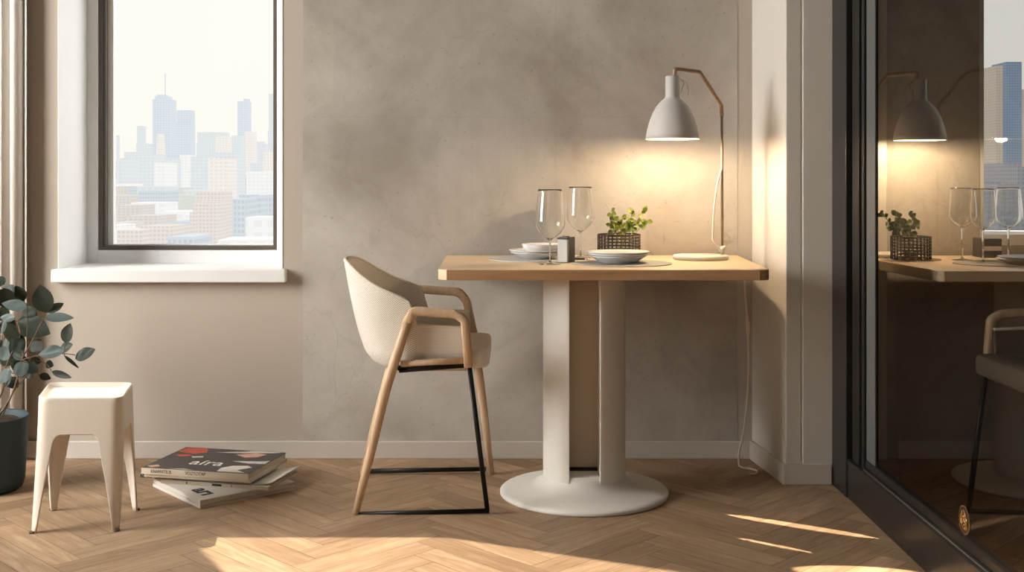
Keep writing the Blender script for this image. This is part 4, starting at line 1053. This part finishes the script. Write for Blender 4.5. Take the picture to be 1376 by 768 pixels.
# ------------------------------------------------------------------ twin set beyond the glass door, added as its reflection
t2 = thing('dining_table', 'oak-topped table with pale disc foot built as reflection behind the glass door', 'table', (1.9, 3.95, 0))
DF2 = 3.575
poly = [(1.283, 4.03), (XD(1263, DF2), DF2 + .012), (XD(1266, DF2) + .006, DF2), (2.20, DF2), (2.20, YW - .0325), (1.225, YW - .0325), (1.225, 4.06)]
mb = MB(); mb.prism(poly, TZ - .034, TZ); mb.build('tabletop', [M['oak']], t2, bevel=.0025)
yq0, yq1 = 3.96, 4.14
pedestal(t2, 1.79, 4.0, .25, 1.68, 1.76, 1.83, 1.90, yq0, yq1)
def mir(p): return Vector((1.352 - p.x, 2 * 3.857 - .487 - p.y, p.z))
make_chair('dining_chair', 'darkened armchair built as reflection behind the lower glass door', mir, (M['taupe'], M['taupe']))
lampB, lightB = lamp('desk_lamp', 'grey dome lamp built as reflection behind the glass door', XD(1236, 4.15), 4.235, -1, 1.0)
lightB.data.energy = 9
basket('wire basket built as reflection behind the glass door', XD(1224, 4.05), 4.05, .067, .082, TZ + .003)
mb = MB(); mb.lathe([(.085, 0), (.085, .0022), (.0001, .0024)], (XD(1229, 4.10), 4.085, TZ + .0003), 40, 0, False)
tag(mb.build('coaster', [M['coaster']], loc=(XD(1229, 4.10), 4.085, TZ + .0003)), 'dark round coaster under the reflected basket built behind the glass door', 'coaster')
herb('green herb in the basket built as reflection behind the glass door', XD(1224, 4.05), 4.05, None, TZ + .0070,
     [(1186, 288), (1202, 287), (1199, 300), (1209, 294), (1218, 298), (1226, 287), (1231, 298), (1214, 306), (1192, 300)], 5, .028, .022)
wine_glass('wine glass nearest the lamp glow, built as reflection behind the glass door', 1293, 4.06, 252, 288, 305, 349, 36, 30, 27)
wine_glass('middle wine glass of three built as reflection behind the glass door', 1321, 3.88, 252, 290, 306, 353, 34, 29, 27)
wine_glass('rightmost wine glass built as reflection against the tower behind the glass door', 1355, 4.04, 252, 289, 306, 350, 37, 29, 26)
t = thing('napkin_box', 'dark box with a white card edge behind the middle glass in the reflection built beyond the door', 'box', (XD(1328, 4.2), 4.2, TZ))
mb = MB(); mb.box((XD(1314, 4.2), 4.17, TZ + .0004), (XD(1342, 4.2), 4.25, TZ + .07)); mb.build('body', [M['box_dark']], t, bevel=.003)
mb = MB(); mb.box((XD(1318, 4.2), 4.168, TZ + .026), (XD(1341, 4.2), 4.1698, TZ + .042)); mb.build('card', [M['white_card']], t)
placemat('grey placemat on the reflected table built beyond the glass door', XD(1368, 3.85), 3.88, .20, .15, M['placemat_d'])
cx, cy = XD(1380, 3.88), 3.86
plate('lower white plate built as reflection behind the glass door', cx, cy, .066, .106, .016, TZ + .0029)
plate('upper white plate built as reflection behind the glass door', cx, cy, .066, .100, .012, TZ + .0136)

# ------------------------------------------------------------------ the city outside
GZ = -62.0
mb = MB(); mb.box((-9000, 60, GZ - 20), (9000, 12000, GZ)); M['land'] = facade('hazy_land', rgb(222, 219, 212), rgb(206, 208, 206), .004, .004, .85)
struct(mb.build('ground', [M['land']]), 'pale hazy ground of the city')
H = {}
def hz_(name, wall, win, nx, nz, em=.9):
    if name not in H: H[name] = facade(name, wall, win, nx, nz, em)
    return H[name]
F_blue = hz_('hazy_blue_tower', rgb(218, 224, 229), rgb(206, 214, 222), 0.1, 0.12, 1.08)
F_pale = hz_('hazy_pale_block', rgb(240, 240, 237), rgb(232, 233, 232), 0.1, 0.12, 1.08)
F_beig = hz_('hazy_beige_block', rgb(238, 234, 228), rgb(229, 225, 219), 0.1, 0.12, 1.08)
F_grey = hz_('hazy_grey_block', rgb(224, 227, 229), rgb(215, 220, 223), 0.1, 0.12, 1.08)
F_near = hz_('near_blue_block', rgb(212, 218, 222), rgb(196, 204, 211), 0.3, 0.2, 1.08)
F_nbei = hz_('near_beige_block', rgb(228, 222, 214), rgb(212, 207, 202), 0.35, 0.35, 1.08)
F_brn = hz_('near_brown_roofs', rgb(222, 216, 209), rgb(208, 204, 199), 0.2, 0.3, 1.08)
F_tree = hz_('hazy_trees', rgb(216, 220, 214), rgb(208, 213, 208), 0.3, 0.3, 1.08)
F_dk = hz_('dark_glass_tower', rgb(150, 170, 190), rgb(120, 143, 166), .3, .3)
F_lt = hz_('beige_stone_side', rgb(216, 202, 184), rgb(192, 184, 175), .25, .28)  # beige face of the two-tone tower
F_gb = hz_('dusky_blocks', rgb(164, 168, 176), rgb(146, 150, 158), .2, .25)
def CZ(x, y): return (130 + x * .35135, 80 + y * .35135)
def blk(mb, x0, x1, y0, d, dep=40, mi=0, taper=0.0, zb=None):   # pixels -> box standing on the land
    a, b = XD(x0, d), XD(x1, d); zt = ZD(y0, d); z0 = GZ if zb is None else zb
    w_ = (b - a) * taper
    v = [(a, d, z0), (b, d, z0), (b, d + dep, z0), (a, d + dep, z0), (a + w_, d, zt), (b - w_, d, zt), (b - w_, d + dep, zt), (a + w_, d + dep, zt)]
    mb.add(v, [[3,2,1,0],[4,5,6,7],[0,1,5,4],[1,2,6,5],[2,3,7,6],[3,0,4,7]], mi)
def tower(name, label, mat, parts, cat='building', group=None, loc=None):
    mb = MB(); first = parts[0]
    for p in parts: blk(mb, *p)
    c = P((first[0] + first[1]) / 2, first[2], first[3]); c.z = GZ
    return tag(mb.build(name, mat if isinstance(mat, list) else [mat], loc=c), label, cat, group)
D1 = 4200
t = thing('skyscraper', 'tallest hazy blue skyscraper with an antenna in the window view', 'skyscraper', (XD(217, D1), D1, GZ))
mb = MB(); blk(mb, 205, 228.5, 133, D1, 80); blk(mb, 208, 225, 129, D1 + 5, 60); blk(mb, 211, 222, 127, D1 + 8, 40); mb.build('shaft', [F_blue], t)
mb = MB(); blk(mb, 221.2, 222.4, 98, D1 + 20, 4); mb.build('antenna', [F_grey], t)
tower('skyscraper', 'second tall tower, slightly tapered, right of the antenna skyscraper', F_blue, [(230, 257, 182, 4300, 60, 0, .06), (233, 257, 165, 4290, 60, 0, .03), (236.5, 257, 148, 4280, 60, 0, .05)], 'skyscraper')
tower('skyscraper', 'slim twin-stepped tower near the right of the window', F_blue, [(319, 333, 136, 4400, 60), (327, 333, 132.5, 4395, 40)], 'skyscraper')
tower('skyscraper', 'tall sliver of tower cut by the right window edge', F_grey, [(360, 370, 175, 4300, 60), (361, 370, 126, 4310, 60)], 'skyscraper')
tower('skyscraper', 'narrow grey tower at the left window edge', F_grey, [(140, 153, 181, 3900, 60)], 'skyscraper')
tower('skyscraper', 'slim pale chimney-like tower left of the antenna skyscraper', F_grey, [(184, 192, 169, 4500, 40), (183, 206, 193, 4490, 60)], 'skyscraper')
tower('office_block', 'wide flat-topped grey block in the middle of the skyline', F_grey, [(265, 302, 177.5, 4600, 80), (264, 300, 192, 4560, 60)], 'building')
tower('office_block', 'warm pale block in front of the flat-topped grey one', F_beig, [(289.5, 306, 183, 4100, 60)], 'building')
tower('office_block', 'pale stepped block left of the twin-stepped tower', F_grey, [(311, 324, 182, 4250, 50), (306, 320, 190, 4240, 50)], 'building')
tower('office_block', 'pale shaft right of the twin-stepped tower', F_beig, [(329, 341, 177, 4150, 50)], 'building')
tower('office_block', 'rounded grey block near the right window edge', F_grey, [(342, 356, 193, 4350, 50), (345, 353, 190, 4355, 40)], 'building')
tower('office_block', 'broad grey block at the left of the skyline', F_grey, [(153, 172, 213, 3700, 80), (167, 186, 204, 3800, 80)], 'building')
tower('office_block', 'sloping pale wedge block in front of the antenna skyscraper', F_beig, [(206, 222, 180, 4000, 40, 0, .35)], 'building')
mid = [(148, 167, 214, F_grey), (164, 189, 212, F_grey), (175, 188, 224, F_pale), (184, 208, 207, F_grey), (207, 223, 218, F_pale), (220, 244, 209, F_blue), (241, 252, 208, F_pale), (249, 283, 226, F_pale), (256, 278, 210, F_grey),
       (280, 305, 212, F_beig), (300, 322, 222, F_grey), (304, 331, 231, F_pale), (315, 334, 234, F_brn), (331, 366, 230, F_pale), (336, 352, 219, F_grey), (354, 369, 203, F_beig), (190, 230, 213, F_grey), (290, 318, 205, F_grey)]
for k, (a, b, y, mt) in enumerate(mid):
    tower('city_block', 'pale hazy mid-height city block below the towers in the window view', mt, [(a, b, y, 2500 + 130 * ((k * 7) % 9), 90)], 'building', 'hazy mid-height blocks in the window view')
# tree belt and nearer roofs
random.seed(5)
low = [(145, 170, 250, F_brn, 1900), (155, 178, 247, F_pale, 2000), (172, 196, 252, F_near, 1850), (184, 224, 250, F_grey, 1750), (186, 222, 256, F_near, 1500), (222, 248, 252, F_tree, 2100), (225, 262, 262, F_tree, 1700), (246, 270, 255, F_grey, 1900),
       (140, 176, 262, F_brn, 1500), (150, 186, 276, F_brn, 1300), (176, 220, 272, F_pale, 1390), (205, 232, 268, F_tree, 1620), (215, 250, 284, F_pale, 1225), (168, 214, 290, F_brn, 1150), (140, 165, 300, F_nbei, 1050), (226, 256, 298, F_near, 1080)]
for k, (a, b, y, mt, d) in enumerate(low):
    tower('city_block', 'low hazy roof among the nearer streets in the window view', mt, [(a, b, y, d, 60)], 'building', 'low hazy roofs in the window view')
tower('apartment_building', 'stepped beige stone building low in the window view', F_nbei, [(259, 292, 271, 900, 30), (255, 262, 285, 895, 30), (248, 258, 302, 890, 30), (262, 300, 257, 930, 30), (244, 252, 312, 885, 30)], 'building')
tower('office_building', 'blue-grey glass office building low right in the window view', F_near, [(293, 331, 267, 975, 24), (322, 334, 262, 1000, 40)], 'building')
tower('office_building', 'second blue-grey office building at the right window edge', F_near, [(331, 350, 263, 1050, 50), (346, 372, 262, 1080, 60)], 'building')
tower('low_building', 'white flat roof low at the right window edge', F_pale, [(330, 374, 292, 820, 40)], 'building')
tower('low_building', 'bright white roof strip at the lower right of the window view', F_pale, [(293, 372, 322, 700, 40)], 'building')
tower('low_building', 'round-topped beige building low at the left of the window view', F_nbei, [(157, 190, 309, 760, 40), (187, 232, 304, 780, 40)], 'building')
tower('low_building', 'pale low building in the lower left corner of the window view', F_pale, [(138, 157, 303, 800, 40)], 'building')
tower('low_building', 'grey-blue low roofs in the bottom middle of the window view', F_near, [(226, 262, 318, 720, 40)], 'building')
# city part of the built reflection
mb = MB(); t = thing('skyscraper', 'tall two-tone tower built as reflection behind the glass door', 'skyscraper', (XD(1357, 1500), 1500, GZ))
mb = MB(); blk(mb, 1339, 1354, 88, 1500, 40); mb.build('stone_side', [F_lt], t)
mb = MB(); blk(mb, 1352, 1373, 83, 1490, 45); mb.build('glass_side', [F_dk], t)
tower('spire', 'slender pointed spire built as reflection behind the glass door', F_gb, [(1317, 1333, 150, 1700, 20, 0, .45)], 'spire')
tower('skyscraper', 'pale tower at the right picture edge, built as reflection behind the glass door', F_lt, [(1371, 1392, 120, 1800, 40)], 'skyscraper')
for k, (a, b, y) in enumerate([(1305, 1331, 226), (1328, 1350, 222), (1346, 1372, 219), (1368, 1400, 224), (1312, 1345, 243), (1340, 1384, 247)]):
    tower('city_block', 'dusky grey block at the tower foot, built as reflection behind the glass door', F_gb, [(a, b, y, 1300 - 60 * k, 50)], 'building', 'dusky blocks behind the glass door')

# the rest of the town, hidden behind the walls from the photograph's own position
random.seed(21)
mb = MB()
for lo, hi, cnt in ((-520, 126, 60), (384, 660, 46), (720, 1290, 40), (1404, 1800, 36)):
    for k in range(cnt):
        a = random.uniform(lo, hi); wpx = min(random.uniform(9, 34), hi - a)
        if wpx < 5: continue
        d = random.choice((1100, 1500, 2100, 2700, 3300, 3900)) + random.uniform(-150, 150)
        y = random.uniform(205, 232) if d > 2000 else random.uniform(248, 285)
        if d > 3000 and random.random() < .3: y = random.uniform(150, 200)
        blk(mb, a, a + wpx, y, d, 50, random.randrange(4))
struct(mb.build('distant_town', [F_blue, F_pale, F_beig, F_grey]), 'hazy town beyond the window view')

# ------------------------------------------------------------------ lights
su = bpy.data.lights.new('sun', 'SUN'); su.energy = 8.5; su.color = (1.0, .88, .72); su.angle = math.radians(.35)
so_ = bpy.data.objects.new('sun', su); COL.objects.link(so_)
so_.rotation_euler = Vector((SAZ.x, SAZ.y, -TEL)).to_track_quat('-Z', 'Y').to_euler()
def area(name, loc, target, sx, sy, power, col, spread=PI):
    a = bpy.data.lights.new(name, 'AREA'); a.shape = 'RECTANGLE'; a.size = sx; a.size_y = sy; a.energy = power; a.color = col; a.spread = spread
    o = bpy.data.objects.new(name, a); COL.objects.link(o); o.location = loc
    o.rotation_euler = (Vector(target) - Vector(loc)).to_track_quat('-Z', 'Y').to_euler(); return o
area('added_left_light', (-3.7, 2.7, 1.8), (0.3, 3.9, .75), 1.5, 1.8, 185, (1.0, .985, .95))  # added lamp out of view, standing in for an assumed left window
area('jamb_fill', (0.3, 6.6, 1.9), (-1.7, 4.5, 1.2), 1.4, 1.6, 55, (1.0, .99, .96))  # added lamp hidden outside, brightens the window jamb
area('front_fill', (-1.6, -1.5, 2.2), (-.2, 4.2, .6), 2.4, 1.6, 10, (1.0, .98, .95))  # added fill lamp behind the camera, no real source there
def streak(px0, py0, px1, py1, wpx, power, top=2.6):  # added overhead spot lamp imitating a sun streak on the floor
    a = Vector((XD(px0, 1627.5 / (py0 - HY)), 1627.5 / (py0 - HY), 0)); b = Vector((XD(px1, 1627.5 / (py1 - HY)), 1627.5 / (py1 - HY), 0))
    c = (a + b) / 2; d = b - a; ln = d.length
    s = bpy.data.lights.new('streak_spot', 'SPOT'); s.energy = power; s.color = (1.0, .86, .66); s.spot_size = 2 * math.atan(ln / 2 / top); s.spot_blend = .25; s.shadow_soft_size = .004
    o = bpy.data.objects.new('streak_spot', s); COL.objects.link(o); o.location = c + Vector((0, 0, top))
    o.rotation_euler = (0, 0, math.atan2(d.y, d.x)); o.scale = (1, wpx / ln, 1)
streak(972, 690, 1185, 724, .045, 950)
streak(990, 722, 1095, 743, .022, 850)
streak(1060, 764, 1250, 772, .10, 1000)
